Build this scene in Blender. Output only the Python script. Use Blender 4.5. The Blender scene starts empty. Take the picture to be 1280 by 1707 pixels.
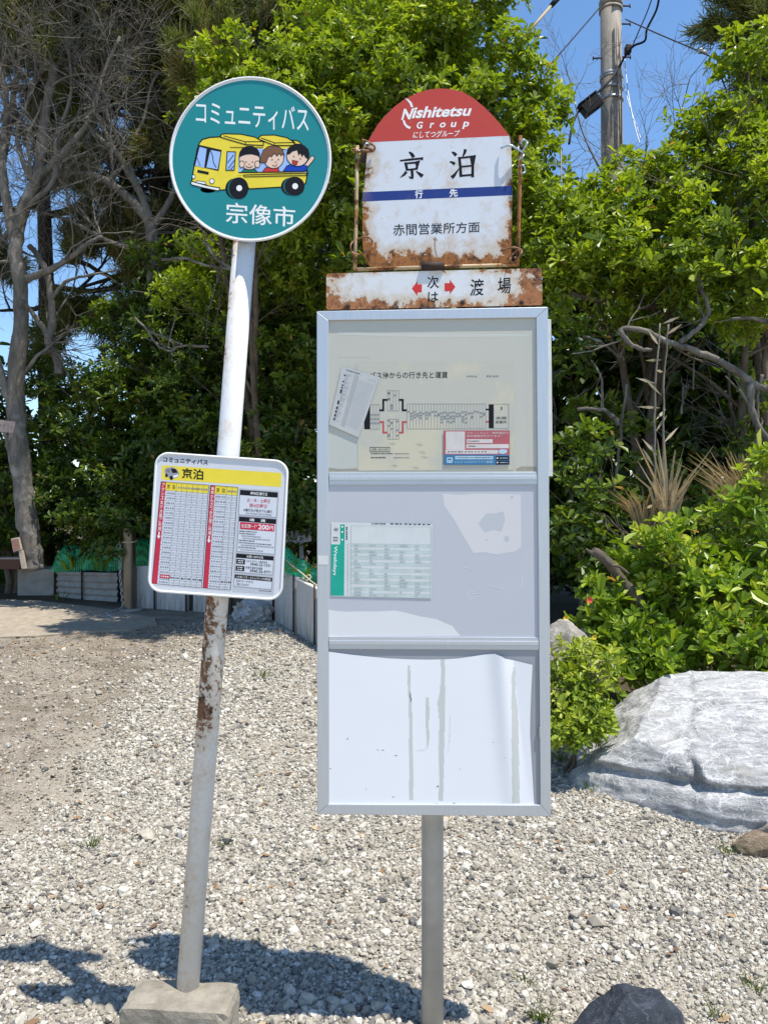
import bpy, bmesh, math, random
import numpy as np
from mathutils import Vector, Matrix, noise

scene = bpy.context.scene
COL = scene.collection
F, CU, CV, H = 1300.0, 640.0, 853.5, 1.45      # focal length in photo pixels, photo centre, eye height

# ------------------------------------------------------------------ camera, sky, sun, exposure
cam_d = bpy.data.cameras.new('camera')
cam = bpy.data.objects.new('camera', cam_d)
COL.objects.link(cam)
cam.location = (0, 0, H)
cam.rotation_euler = (math.radians(90), 0, 0)
cam_d.sensor_fit = 'VERTICAL'
cam_d.sensor_height = 24.0
cam_d.lens = 24.0 * F / 1707.0
cam_d.clip_start = 0.05
cam_d.clip_end = 2000
scene.camera = cam

SUN = Vector((0.326, -0.20, 1.0)).normalized()
world = bpy.data.worlds.new('World')
scene.world = world
world.use_nodes = True
wn = world.node_tree.nodes
wl = world.node_tree.links
wn.clear()
w_out = wn.new('ShaderNodeOutputWorld')
w_bg = wn.new('ShaderNodeBackground')
w_sky = wn.new('ShaderNodeTexSky')
w_sky.sky_type = 'NISHITA'
w_sky.sun_disc = False
w_sky.sun_elevation = math.asin(SUN.z)
w_sky.sun_rotation = math.atan2(SUN.x, SUN.y)
w_sky.air_density = 1.0
w_sky.dust_density = 0.2
w_sky.ozone_density = 2.0
w_bg.inputs['Strength'].default_value = 0.135
w_hs = wn.new('ShaderNodeHueSaturation')
w_hs.inputs['Saturation'].default_value = 1.14
wl.new(w_sky.outputs[0], w_hs.inputs['Color'])
wl.new(w_hs.outputs[0], w_bg.inputs[0])
wl.new(w_bg.outputs[0], w_out.inputs[0])

sun_d = bpy.data.lights.new('sun', 'SUN')
sun_d.energy = 4.3
sun_d.angle = math.radians(0.5)
sun_d.color = (1.0, 0.945, 0.855)
sun = bpy.data.objects.new('sun', sun_d)
COL.objects.link(sun)
sun.rotation_euler = SUN.to_track_quat('Z', 'Y').to_euler()
sun.location = SUN * 30

scene.view_settings.view_transform = 'Standard'
scene.view_settings.look = 'None'
scene.view_settings.exposure = 0.68
scene.view_settings.gamma = 1.0
scene.cycles.max_bounces = 6
scene.cycles.diffuse_bounces = 3
scene.cycles.glossy_bounces = 3
scene.cycles.transmission_bounces = 4

# ------------------------------------------------------------------ helpers
rnd = random.Random(11)
rng = np.random.default_rng(11)


def tag(o, label=None, cat=None, group=None, kind=None):
    if label: o['label'] = label
    if cat: o['category'] = cat
    if group: o['group'] = group
    if kind: o['kind'] = kind
    return o


def empty(name, loc=(0, 0, 0), rot=(0, 0, 0), label=None, cat=None, group=None):
    o = bpy.data.objects.new(name, None)
    COL.objects.link(o)
    o.location = loc
    o.rotation_euler = rot
    o.empty_display_size = 0.1
    return tag(o, label, cat, group)


def root_matrix(loc, rot):
    from mathutils import Euler
    return Matrix.Translation(loc) @ Euler(rot).to_matrix().to_4x4()


def P(u, v, d):
    """photo pixel + distance -> world point"""
    return Vector(((u - CU) / F * d, d, H - (v - CV) / F * d))


def gz(x, y):
    t = y - 2.6
    s = 0.5 * (t + math.sqrt(t * t + 0.15)) if t < 7 else t
    s = min(s, 7.0)
    z = 0.07 * s - 0.004
    if y < 4.5:
        z += 0.010 * noise.noise((x * 1.3, y * 1.3, 3.1)) * min(1, max(0, (y - 1.9)))
    return z


def G(u, v):
    """photo pixel -> point on the ground"""
    dx, dz = (u - CU) / F, -(v - CV) / F
    lo, hi = 0.5, 60.0
    for _ in range(50):
        m = 0.5 * (lo + hi)
        if H + dz * m > gz(dx * m, m): lo = m
        else: hi = m
    return Vector((dx * lo, lo, gz(dx * lo, lo)))


class MB:
    """collects geometry for ONE mesh object"""
    def __init__(self):
        self.v, self.f, self.m, self.s = [], [], [], []

    def add(self, vs, fs, mat=0, smooth=False):
        o = len(self.v)
        self.v += [tuple(p) for p in vs]
        for f in fs:
            self.f.append([i + o for i in f]); self.m.append(mat); self.s.append(smooth)

    def box(self, c, s, M=None, mat=0):
        x, y, z = (k / 2 for k in s)
        vs = [Vector((a * x, b * y, d * z)) for d in (-1, 1) for b in (-1, 1) for a in (-1, 1)]
        if M is not None: vs = [M @ p for p in vs]
        vs = [p + Vector(c) for p in vs]
        self.add(vs, [(0, 2, 3, 1), (4, 5, 7, 6), (0, 1, 5, 4), (2, 6, 7, 3), (0, 4, 6, 2), (1, 3, 7, 5)], mat)

    def bbox(self, c, s, b, M=None, mat=0):
        """box with bevelled edges"""
        bm = bmesh.new()
        bmesh.ops.create_cube(bm, size=1)
        for p in bm.verts: p.co = Vector((p.co.x * s[0], p.co.y * s[1], p.co.z * s[2]))
        bmesh.ops.bevel(bm, geom=bm.edges[:], offset=b, segments=2, affect='EDGES', profile=0.6)
        bm.verts.index_update()
        vs = [p.co.copy() for p in bm.verts]
        if M is not None: vs = [M @ p for p in vs]
        self.add([p + Vector(c) for p in vs], [[q.index for q in f.verts] for f in bm.faces], mat)
        bm.free()

    def tube(self, pts, radii, n=8, mat=0, caps=True, smooth=True):
        pts = [Vector(p) for p in pts]
        if not hasattr(radii, '__len__'): radii = [radii] * len(pts)
        vs, up = [], None
        for i, p in enumerate(pts):
            t = (pts[min(i + 1, len(pts) - 1)] - pts[max(i - 1, 0)])
            t = t.normalized() if t.length > 1e-9 else Vector((0, 0, 1))
            if up is None:
                up = Vector((0, 1, 0)) if abs(t.y) < 0.9 else Vector((1, 0, 0))
            a = (up - t * up.dot(t))
            a = a.normalized() if a.length > 1e-6 else t.orthogonal().normalized()
            up = a
            b = t.cross(a)
            for k in range(n):
                an = 2 * math.pi * k / n
                vs.append(p + (a * math.cos(an) + b * math.sin(an)) * radii[i])
        fs = []
        for i in range(len(pts) - 1):
            for k in range(n):
                k2 = (k + 1) % n
                fs.append((i * n + k, i * n + k2, (i + 1) * n + k2, (i + 1) * n + k))
        self.add(vs, fs, mat, smooth)
        if caps:
            o = len(self.v) - len(vs)
            self.f.append([o + k for k in reversed(range(n))]); self.m.append(mat); self.s.append(False)
            self.f.append([o + (len(pts) - 1) * n + k for k in range(n)]); self.m.append(mat); self.s.append(False)

    def prism(self, pts, y0, y1, mat=0, side=None):
        """x,z outline extruded from y0 (front) to y1"""
        n = len(pts)
        vs = [(x, y0, z) for x, z in pts] + [(x, y1, z) for x, z in pts]
        self.add(vs, [list(range(n)), list(reversed(range(n, 2 * n)))], mat)
        o = len(self.v) - 2 * n
        for i in range(n):
            j = (i + 1) % n
            self.f.append([o + i, o + n + i, o + n + j, o + j]); self.m.append(mat if side is None else side); self.s.append(False)

    def sheet(self, pts, y, mat=0):
        self.add([(x, y, z) for x, z in pts], [list(range(len(pts)))], mat)

    def build(self, name, mats, parent=None, bevel=0, fix=False):
        me = bpy.data.meshes.new(name)
        me.from_pydata(self.v, [], self.f)
        for m in (mats if isinstance(mats, (list, tuple)) else [mats]): me.materials.append(m)
        me.polygons.foreach_set('material_index', self.m)
        me.polygons.foreach_set('use_smooth', self.s)
        if fix:
            bm = bmesh.new(); bm.from_mesh(me)
            bmesh.ops.recalc_face_normals(bm, faces=bm.faces[:])
            bm.to_mesh(me); bm.free()
        me.update()
        o = bpy.data.objects.new(name, me)
        COL.objects.link(o)
        if parent is not None: o.parent = parent
        if bevel:
            b = o.modifiers.new('bevel', 'BEVEL'); b.width = bevel; b.segments = 2; b.limit_method = 'ANGLE'
        return o


class Plane:
    """a sign face: turns photo pixels into the sign's own x,z"""
    def __init__(self, M, y):
        self.Mi = M.inverted(); self.y = y
        self.o = self.Mi @ Vector((0, 0, H))

    def p(self, u, v):
        d = self.Mi.to_3x3() @ Vector(((u - CU) / F, 1, -(v - CV) / F))
        t = (self.y - self.o.y) / d.y
        q = self.o + d * t
        return (q.x, q.z)


_text_cache = {}


def text_geo(body, bold=0.0):
    key = (body, bold)
    if key not in _text_cache:
        c = bpy.data.curves.new('writing', 'FONT')
        c.body = body; c.offset = bold; c.resolution_u = 3
        o = bpy.data.objects.new('writing', c)
        COL.objects.link(o)
        dg = bpy.context.evaluated_depsgraph_get()
        m = bpy.data.meshes.new_from_object(o.evaluated_get(dg))
        vs = [(p.co.x, p.co.y) for p in m.vertices]
        fs = [list(p.vertices) for p in m.polygons]
        bpy.data.objects.remove(o); bpy.data.curves.remove(c); bpy.data.meshes.remove(m)
        _text_cache[key] = (vs, fs)
    return _text_cache[key]


class Print(MB):
    """flat printing on a sign face, given in photo pixels"""
    STEP = 0.00012

    def __init__(self, plane):
        super().__init__(); self.pl = plane

    def yy(self, layer): return self.pl.y - self.STEP * layer

    def poly(self, pts, mat, layer=1):
        q = [self.pl.p(*p) for p in pts]
        self.sheet(q, self.yy(layer), mat)

    def quad(self, Q, s0, t0, s1, t1, mat, layer=1):
        self.poly(sub(Q, s0, t0, s1, t1), mat, layer)

    def stroke(self, pts, w, mat, layer=1, closed=False):
        q = [Vector(self.pl.p(*p)) for p in pts]
        w = w * 0.5 * self.pl.px
        n = len(q)
        L, R = [], []
        for i in range(n):
            a = q[(i - 1) % n] if (i > 0 or closed) else None
            b = q[(i + 1) % n] if (i < n - 1 or closed) else None
            d1 = (q[i] - a).normalized() if a is not None else None
            d2 = (b - q[i]).normalized() if b is not None else None
            if d1 is None: d1 = d2
            if d2 is None: d2 = d1
            n1, n2 = Vector((-d1.y, d1.x)), Vector((-d2.y, d2.x))
            m = n1 + n2
            m = m.normalized() if m.length > 1e-6 else n1
            k = w / max(0.45, m.dot(n1))
            L.append(q[i] + m * k); R.append(q[i] - m * k)
        y = self.yy(layer)
        vs = [(p.x, y, p.y) for p in L] + [(p.x, y, p.y) for p in R]
        fs = [(i, n + i, n + (i + 1) % n, (i + 1) % n) for i in range(n if closed else n - 1)]
        self.add(vs, fs, mat)

    def disc(self, u, v, ru, rv, mat, layer=1, n=24, a0=0, a1=360):
        self.poly(arc(u, v, ru, rv, a0, a1, n), mat, layer)

    def text(self, body, Q, mat, layer=2, bold=0.0, shear=0.0, tight=True):
        vs, fs = text_geo(body, bold)
        if not vs: return
        if shear: vs = [(x + y * shear, y) for x, y in vs]
        x0 = min(p[0] for p in vs); x1 = max(p[0] for p in vs)
        y0 = min(p[1] for p in vs); y1 = max(p[1] for p in vs)
        if not tight: y0, y1 = min(y0, -0.06), max(y1, 0.78)
        q = []
        for x, y in vs:
            p = bil(Q, (x - x0) / (x1 - x0 + 1e-9), 1 - (y - y0) / (y1 - y0 + 1e-9))
            q.append(self.pl.p(*p))
        yl = self.yy(layer)
        self.add([(x, yl, z) for x, z in q], fs, mat)


def arc(u, v, ru, rv, a0=0, a1=360, n=24):
    full = abs(a1 - a0) >= 360
    k = n if full else n + 1
    return [(u + ru * math.cos(math.radians(a0 + (a1 - a0) * i / n)), v - rv * math.sin(math.radians(a0 + (a1 - a0) * i / n))) for i in range(k)]


def bil(Q, s, t):
    a, b, c, d = Q
    return tuple((a[i] * (1 - s) + b[i] * s) * (1 - t) + (d[i] * (1 - s) + c[i] * s) * t for i in (0, 1))


def sub(Q, s0, t0, s1, t1):
    return [bil(Q, s0, t0), bil(Q, s1, t0), bil(Q, s1, t1), bil(Q, s0, t1)]


def rq(u0, v0, u1, v1):
    return [(u0, v0), (u1, v0), (u1, v1), (u0, v1)]


# ------------------------------------------------------------------ materials
class NT:
    def __init__(self, name):
        self.mat = bpy.data.materials.new(name); self.mat.use_nodes = True
        self.t = self.mat.node_tree
        self.b = self.t.nodes['Principled BSDF']
        self.out = self.t.nodes['Material Output']

    def n(self, typ, **kw):
        nd = self.t.nodes.new(typ)
        for k, v in kw.items():
            if k.startswith('i_'):
                nd.inputs[k[2:].replace('_', ' ')].default_value = v
            else: setattr(nd, k, v)
        return nd

    def l(self, a, b): self.t.links.new(a, b)

    def coord(self, scale=(1, 1, 1)):
        tc = self.n('ShaderNodeTexCoord'); mp = self.n('ShaderNodeMapping')
        mp.inputs['Scale'].default_value = scale
        self.l(tc.outputs['Object'], mp.inputs['Vector'])
        return mp.outputs['Vector']

    def noise(self, scale, detail=4, rough=0.55, vec=None, dist=0.0):
        nd = self.n('ShaderNodeTexNoise')
        nd.inputs['Scale'].default_value = scale; nd.inputs['Detail'].default_value = detail
        nd.inputs['Roughness'].default_value = rough; nd.inputs['Distortion'].default_value = dist
        self.l(vec if vec is not None else self.coord(), nd.inputs['Vector'])
        return nd.outputs['Fac']

    def ramp(self, fac, stops):
        nd = self.n('ShaderNodeValToRGB')
        el = nd.color_ramp.elements
        while len(el) < len(stops): el.new(0.5)
        for e, (p, c) in zip(el, stops):
            e.position = p; e.color = (c[0], c[1], c[2], 1) if hasattr(c, '__len__') else (c, c, c, 1)
        self.l(fac, nd.inputs['Fac'])
        return nd.outputs['Color']

    def mix(self, fac, a, b, typ='MIX'):
        nd = self.n('ShaderNodeMix', data_type='RGBA', blend_type=typ)
        if hasattr(fac, 'is_linked'): self.l(fac, nd.inputs['Factor'])
        else: nd.inputs['Factor'].default_value = fac
        for val, key in ((a, 6), (b, 7)):
            if hasattr(val, 'is_linked'): self.l(val, nd.inputs[key])
            else: nd.inputs[key].default_value = (val[0], val[1], val[2], 1)
        return nd.outputs[2]

    def math(self, op, a, b=None, clamp=False):
        nd = self.n('ShaderNodeMath', operation=op, use_clamp=clamp)
        for val, k in ((a, 0), (b, 1)):
            if val is None: continue
            if hasattr(val, 'is_linked'): self.l(val, nd.inputs[k])
            else: nd.inputs[k].default_value = val
        return nd.outputs[0]

    def mrange(self, v, a, b, c=0.0, d=1.0):
        nd = self.n('ShaderNodeMapRange', clamp=True)
        self.l(v, nd.inputs['Value'])
        nd.inputs['From Min'].default_value = a; nd.inputs['From Max'].default_value = b
        nd.inputs['To Min'].default_value = c; nd.inputs['To Max'].default_value = d
        return nd.outputs[0]

    def bump(self, h, strength=0.3, dist=0.01):
        nd = self.n('ShaderNodeBump')
        nd.inputs['Strength'].default_value = strength; nd.inputs['Distance'].default_value = dist
        self.l(h, nd.inputs['Height']); self.l(nd.outputs[0], self.b.inputs['Normal'])
        return nd

    def set(self, color=None, rough=None, metal=None, spec=None):
        if color is not None:
            if hasattr(color, 'is_linked'): self.l(color, self.b.inputs['Base Color'])
            else: self.b.inputs['Base Color'].default_value = (*color, 1)
        if rough is not None:
            if hasattr(rough, 'is_linked'): self.l(rough, self.b.inputs['Roughness'])
            else: self.b.inputs['Roughness'].default_value = rough
        if metal is not None: self.b.inputs['Metallic'].default_value = metal
        if spec is not None: self.b.inputs['Specular IOR Level'].default_value = spec
        return self.mat


def simple(name, color, rough=0.5, metal=0.0, var=0.12, vs=20.0, bump=0.0, bs=60.0, spec=0.5):
    t = NT(name)
    f = t.noise(vs, 5, 0.6)
    lo = [c * (1 - var) for c in color]; hi = [min(1, c * (1 + var)) for c in color]
    t.set(t.ramp(f, [(0.3, lo), (0.7, hi)]), rough, metal, spec)
    if bump: t.bump(t.noise(bs, 4), bump, 0.004)
    return t.mat


def painted(name, color, fields, thresh=0.62, nscale=22.0, rough=0.35, stain=0.5, rustcol=((0.09, 0.035, 0.015), (0.33, 0.13, 0.035)), dirt=0.08, soft=0.05):
    """enamel paint with rust; fields = [(axis, from, to, gain)] in the part's own coordinates"""
    t = NT(name)
    tc = t.n('ShaderNodeTexCoord'); sp = t.n('ShaderNodeSeparateXYZ')
    t.l(tc.outputs['Object'], sp.inputs[0])
    acc = t.noise(nscale, 8, 0.74, dist=0.4)
    low = t.noise(nscale * 0.25, 2, 0.5)
    acc = t.math('ADD', acc, t.math('MULTIPLY', t.math('SUBTRACT', low, 0.5), 0.7))
    for ax, a, b, g in fields:
        acc = t.math('ADD', acc, t.mrange(sp.outputs['XYZ'.index(ax)], a, b, g, 0.0))
    m = t.mrange(acc, thresh, thresh + soft)
    halo = t.mrange(acc, thresh - 0.30, thresh + 0.02)
    pv = t.noise(7, 3)
    paint = t.mix(t.math('MULTIPLY', pv, dirt * 2), color, [c * 0.75 for c in color])
    paint = t.mix(t.math('MULTIPLY', halo, stain), paint, (0.47, 0.30, 0.10))
    rust = t.ramp(t.noise(95, 7, 0.75), [(0.32, rustcol[0]), (0.52, rustcol[1]), (0.68, rustcol[1]), (0.74, (0.40, 0.30, 0.22))])
    rust = t.mix(t.mrange(t.noise(20, 6, 0.75), 0.50, 0.62), rust, (0.045, 0.02, 0.012))
    t.set(t.mix(m, paint, rust), t.mrange(m, 0, 1, rough, 0.9))
    t.bump(t.math('SUBTRACT', t.math('MULTIPLY', t.noise(160, 4), m), m), 0.35, 0.0015)
    return t.mat


M = {}
M['white'] = simple('white_ink', (0.80, 0.81, 0.80), 0.4, var=0.03, spec=0.12)
M['black'] = simple('black_ink', (0.012, 0.012, 0.016), 0.5, var=0.05, spec=0.12)
M['grey_ink'] = simple('grey_ink', (0.20, 0.21, 0.23), 0.6, var=0.05, spec=0.12)
M['light_ink'] = simple('light_grey_ink', (0.42, 0.43, 0.45), 0.6, var=0.05, spec=0.12)
M['red'] = simple('red_ink', (0.55, 0.045, 0.04), 0.45, var=0.08, spec=0.12)
M['crimson'] = simple('crimson_ink', (0.52, 0.035, 0.07), 0.45, var=0.08, spec=0.12)
M['yellow'] = simple('yellow_ink', (0.78, 0.63, 0.06), 0.45, var=0.05, spec=0.12)
M['skin'] = simple('pale_pink_ink', (0.75, 0.55, 0.43), 0.4, var=0.02, spec=0.12)
M['brown'] = simple('brown_ink', (0.20, 0.10, 0.055), 0.4, var=0.05, spec=0.12)
M['sky_ink'] = simple('pale_blue_ink', (0.32, 0.48, 0.80), 0.4, var=0.03, spec=0.12)
M['blue'] = simple('blue_ink', (0.015, 0.06, 0.42), 0.4, var=0.05, spec=0.12)
M['green_ink'] = simple('green_ink', (0.02, 0.19, 0.10), 0.4, var=0.05, spec=0.12)
M['teal_ink'] = simple('teal_ink', (0.02, 0.36, 0.26), 0.5, var=0.08, spec=0.12)
M['teal_dark'] = simple('deep_teal_ink', (0.01, 0.12, 0.12), 0.5, var=0.08, spec=0.12)
M['teal'] = simple('teal_reflective_sheet', (0.012, 0.225, 0.235), 0.3, var=0.06, vs=5)
M['navy'] = simple('navy_ink', (0.012, 0.035, 0.21), 0.4, var=0.12, spec=0.12)

# ================================================================== THE SETTING
def fast_mesh(name, verts, polys_loops, loop_start, mats, parent=None, tone=None, mat_idx=None, smooth=None):
    me = bpy.data.meshes.new(name)
    nv, nl, nf = len(verts), len(polys_loops), len(loop_start)
    me.vertices.add(nv); me.vertices.foreach_set('co', np.ascontiguousarray(verts, dtype=np.float32).ravel())
    me.loops.add(nl); me.loops.foreach_set('vertex_index', np.ascontiguousarray(polys_loops, dtype=np.int32))
    me.polygons.add(nf); me.polygons.foreach_set('loop_start', np.ascontiguousarray(loop_start, dtype=np.int32))
    for m in (mats if isinstance(mats, (list, tuple)) else [mats]): me.materials.append(m)
    if mat_idx is not None: me.polygons.foreach_set('material_index', np.ascontiguousarray(mat_idx, dtype=np.int32))
    if smooth is not None: me.polygons.foreach_set('use_smooth', np.full(nf, smooth, dtype=bool))
    if tone is not None:
        a = me.attributes.new('tone', 'FLOAT', 'POINT')
        a.data.foreach_set('value', np.ascontiguousarray(tone, dtype=np.float32))
    me.update(calc_edges=True)
    o = bpy.data.objects.new(name, me)
    COL.objects.link(o)
    if parent is not None: o.parent = parent
    return o


def ground_material():
    t = NT('ground_grit')
    c = t.coord()
    sp = t.n('ShaderNodeSeparateXYZ'); t.l(c, sp.inputs[0])
    edge = t.math('ADD', sp.outputs[0], t.math('MULTIPLY', t.math('SUBTRACT', t.noise(1.6, 4, 0.6, c), 0.5), 1.3))
    edge = t.math('ADD', edge, t.math('MULTIPLY', t.math('MAXIMUM', t.math('SUBTRACT', 3.5, sp.outputs[1]), 0.0), 0.9))
    dirt = t.mrange(edge, -1.4, -1.9)
    vor = t.n('ShaderNodeTexVoronoi'); vor.inputs['Scale'].default_value = 62; t.l(c, vor.inputs['Vector'])
    vor2 = t.n('ShaderNodeTexVoronoi'); vor2.inputs['Scale'].default_value = 150; t.l(c, vor2.inputs['Vector'])
    sand = t.ramp(t.noise(9, 6, 0.7, c), [(0.3, (0.24, 0.195, 0.13)), (0.7, (0.44, 0.38, 0.28))])
    chips = t.ramp(vor2.outputs['Color'], [(0.1, (0.10, 0.095, 0.085)), (0.45, (0.33, 0.30, 0.25)), (0.9, (0.55, 0.53, 0.48))])
    grav = t.mix(0.55, sand, chips)
    soil = t.ramp(t.noise(5, 7, 0.72, c), [(0.25, (0.13, 0.105, 0.075)), (0.5, (0.24, 0.20, 0.15)), (0.75, (0.37, 0.325, 0.26))])
    soil = t.mix(0.22, soil, chips)
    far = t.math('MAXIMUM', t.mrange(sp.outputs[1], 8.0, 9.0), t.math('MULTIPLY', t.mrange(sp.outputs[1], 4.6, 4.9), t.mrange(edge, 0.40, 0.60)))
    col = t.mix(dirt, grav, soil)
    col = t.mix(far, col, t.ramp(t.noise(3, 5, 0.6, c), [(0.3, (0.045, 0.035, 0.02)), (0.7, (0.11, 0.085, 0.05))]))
    rut = t.noise(2.2, 5, 0.65, t.coord((1, 3, 1)))
    col = t.mix(t.math('MULTIPLY', dirt, t.mrange(rut, 0.50, 0.62, 0, 0.45)), col, (0.10, 0.075, 0.05))
    t.set(col, 0.95, spec=0.2)
    h = t.math('ADD', t.math('MULTIPLY', vor.outputs['Distance'], -0.6), t.noise(120, 4, 0.6, c))
    t.bump(h, 0.8, 0.012)
    return t.mat


def axis(lo, hi, fine_lo, fine_hi, step, grow=1.35):
    a = list(np.arange(fine_lo, fine_hi + 1e-6, step))
    s = step
    while a[-1] < hi: s *= grow; a.append(min(hi, a[-1] + s))
    s = step
    while a[0] > lo: s *= grow; a.insert(0, max(lo, a[0] - s))
    return a


gx = axis(-400, 400, -5, 5, 0.1)
gy = axis(-400, 400, 1.4, 9.6, 0.08)
gv, gf = [], []
for y in gy:
    for x in gx:
        gv.append((x, y, gz(x, y)))
nx = len(gx)
for j in range(len(gy) - 1):
    for i in range(nx - 1):
        gf.append((j * nx + i, j * nx + i + 1, (j + 1) * nx + i + 1, (j + 1) * nx + i))
mb = MB(); mb.add(gv, gf, 0, True)
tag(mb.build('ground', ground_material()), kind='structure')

# a concrete apron at the edge of the wood
t = NT('worn_concrete')
t.set(t.mix(t.mrange(t.noise(14, 6, 0.7), 0.35, 0.7), (0.25, 0.205, 0.15), (0.38, 0.33, 0.255)), 0.9)
t.bump(t.noise(60, 6, 0.7), 0.5, 0.006)
M['apron'] = t.mat
pts = [(-160, 1004), (-40, 1001), (60, 1003), (130, 1011), (185, 1018), (258, 1033), (262, 1043), (215, 1052), (140, 1056), (60, 1063), (-60, 1066), (-160, 1068)]
mb = MB()
top = [G(*p) + Vector((0, 0, 0.016)) for p in pts]
bot = [p - Vector((0, 0, 0.08)) for p in top]
n = len(top)
mb.add(top + bot, [list(range(n))] + [(i, n + i, n + (i + 1) % n, (i + 1) % n) for i in range(n)])
tag(mb.build('path', M['apron'], fix=True), kind='structure')


# ------------------------------------------------------------------ gravel (nobody could count it)
def ico(sub):
    bm = bmesh.new(); bmesh.ops.create_icosphere(bm, subdivisions=sub, radius=1)
    bm.verts.index_update()
    v = np.array([p.co[:] for p in bm.verts]); f = np.array([[q.index for q in x.verts] for x in bm.faces])
    bm.free(); return v, f


def stone_protos(sub, k):
    v, f = ico(sub)
    out = []
    for _ in range(k):
        w = v.copy()
        for _c in range(8):                       # chip flat faces off the ball
            d = rng.normal(size=3); d /= np.linalg.norm(d)
            lim = rng.uniform(0.45, 0.85)
            e = w @ d
            w -= np.outer(np.maximum(e - lim, 0), d)
        w *= rng.uniform(0.7, 1.25, 3) * np.array([1, 1, 0.72])
        w += rng.normal(scale=0.035, size=w.shape)
        out.append(w)
    return np.array(out), f


def scatter_stones(name, pos, size, tone, sub, mat):
    protos, f = stone_protos(sub, 24)
    n = len(pos)
    k = rng.integers(0, len(protos), n)
    V = protos[k] * size[:, None, None]
    an = rng.uniform(0, 2 * np.pi, n); ti = rng.normal(scale=0.35, size=n)
    c, s = np.cos(an)[:, None], np.sin(an)[:, None]
    ct, st = np.cos(ti)[:, None], np.sin(ti)[:, None]
    x, y, z = V[..., 0], V[..., 1], V[..., 2]
    y, z = y * ct - z * st, y * st + z * ct
    x, y = x * c - y * s, x * s + y * c
    V = np.stack([x, y, z], -1) + pos[:, None, :]
    nvp = V.shape[1]
    L = (f[None] + (np.arange(n) * nvp)[:, None, None]).reshape(-1)
    return fast_mesh(name, V.reshape(-1, 3), L, np.arange(0, len(L), 3), mat, tone=np.repeat(tone, nvp), smooth=False)


t = NT('limestone_chips')
at = t.n('ShaderNodeAttribute'); at.attribute_name = 'tone'
base = t.ramp(at.outputs['Fac'], [(0.0, (0.07, 0.07, 0.072)), (0.12, (0.17, 0.16, 0.15)), (0.38, (0.275, 0.248, 0.197)), (0.7, (0.435, 0.40, 0.332)), (1.0, (0.65, 0.62, 0.55))])
base = t.mix(t.mrange(t.noise(90, 4, 0.7), 0.45, 0.75), base, (0.27, 0.24, 0.19))
t.set(base, 0.85, spec=0.25)
t.bump(t.noise(300, 4, 0.7), 0.35, 0.002)
M['chips'] = t.mat


def gravel_positions(n, y0, y1, margin):
    y = np.sqrt(rng.uniform(y0 ** 2, y1 ** 2, n))
    x = rng.uniform(-1, 1, n) * (0.52 * y + margin)
    return x, y


def dirt_keep(x, y):
    e = np.array([noise.noise((a * 1.1, b * 1.1, 7.7)) + 0.5 * noise.noise((a * 4, b * 4, 1.7)) for a, b in zip(x, y)])
    edge = x + 0.55 * e + np.maximum(0, 3.5 - y) * 0.9
    keep = np.clip((edge + 1.84) / 0.6, 0.09, 1)
    patch = np.array([noise.noise((a * 2.3, b * 2.3, 20.7)) for a, b in zip(x, y)])
    keep *= np.where(patch < -0.32, 0.45, 1)
    keep *= np.where((y > 6.0) & (x > -0.95 + (7.2 - y) * 0.55), 0.30, 1)      # bare strip along the wall
    return rng.uniform(size=len(x)) < keep


for (nm, nn, y0, y1, lev, mean) in (('gravel', 60000, 1.5, 2.55, 1, 0.0054), ('gravel', 150000, 2.55, 4.3, 1, 0.0057), ('gravel', 180000, 4.3, 7.7, 1, 0.0076)):
    x, y = gravel_positions(nn, y0, y1, 0.35)
    k = dirt_keep(x, y) & ~((y > 6.7) & (x < -2.0))
    x, y = x[k], y[k]
    k = ~((y > 4.7 + 0.25 * np.sin(x * 3)) & (x > 0.42 + 0.02 * (y - 4.7)))
    x, y = x[k], y[k]
    sz = mean * np.exp(rng.normal(scale=0.45, size=len(x)))
    big = (rng.uniform(size=len(x)) < 0.010); sz[big] *= 1.6
    # coarser stones lie round the feet of the two posts
    near = np.exp(-(((x + 0.15) / 0.5) ** 2 + ((y - 2.2) / 0.22) ** 2))
    sz *= 1 + 0.55 * near * rng.uniform(0.2, 1.2, len(x))
    z = np.array([gz(a, b) for a, b in zip(x, y)]) + sz * rng.uniform(0.0, 0.55, len(x))
    tone = np.clip(rng.beta(2.6, 1.6, len(x)) - 0.3 * near * rng.uniform(0, 1, len(x)), 0, 1)
    tone[rng.uniform(size=len(x)) < 0.07] = 0.04
    tag(scatter_stones(nm, np.stack([x, y, z], -1), sz, tone, lev, M['chips']), 'pale limestone gravel covering the ground', 'gravel', kind='stuff')


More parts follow.
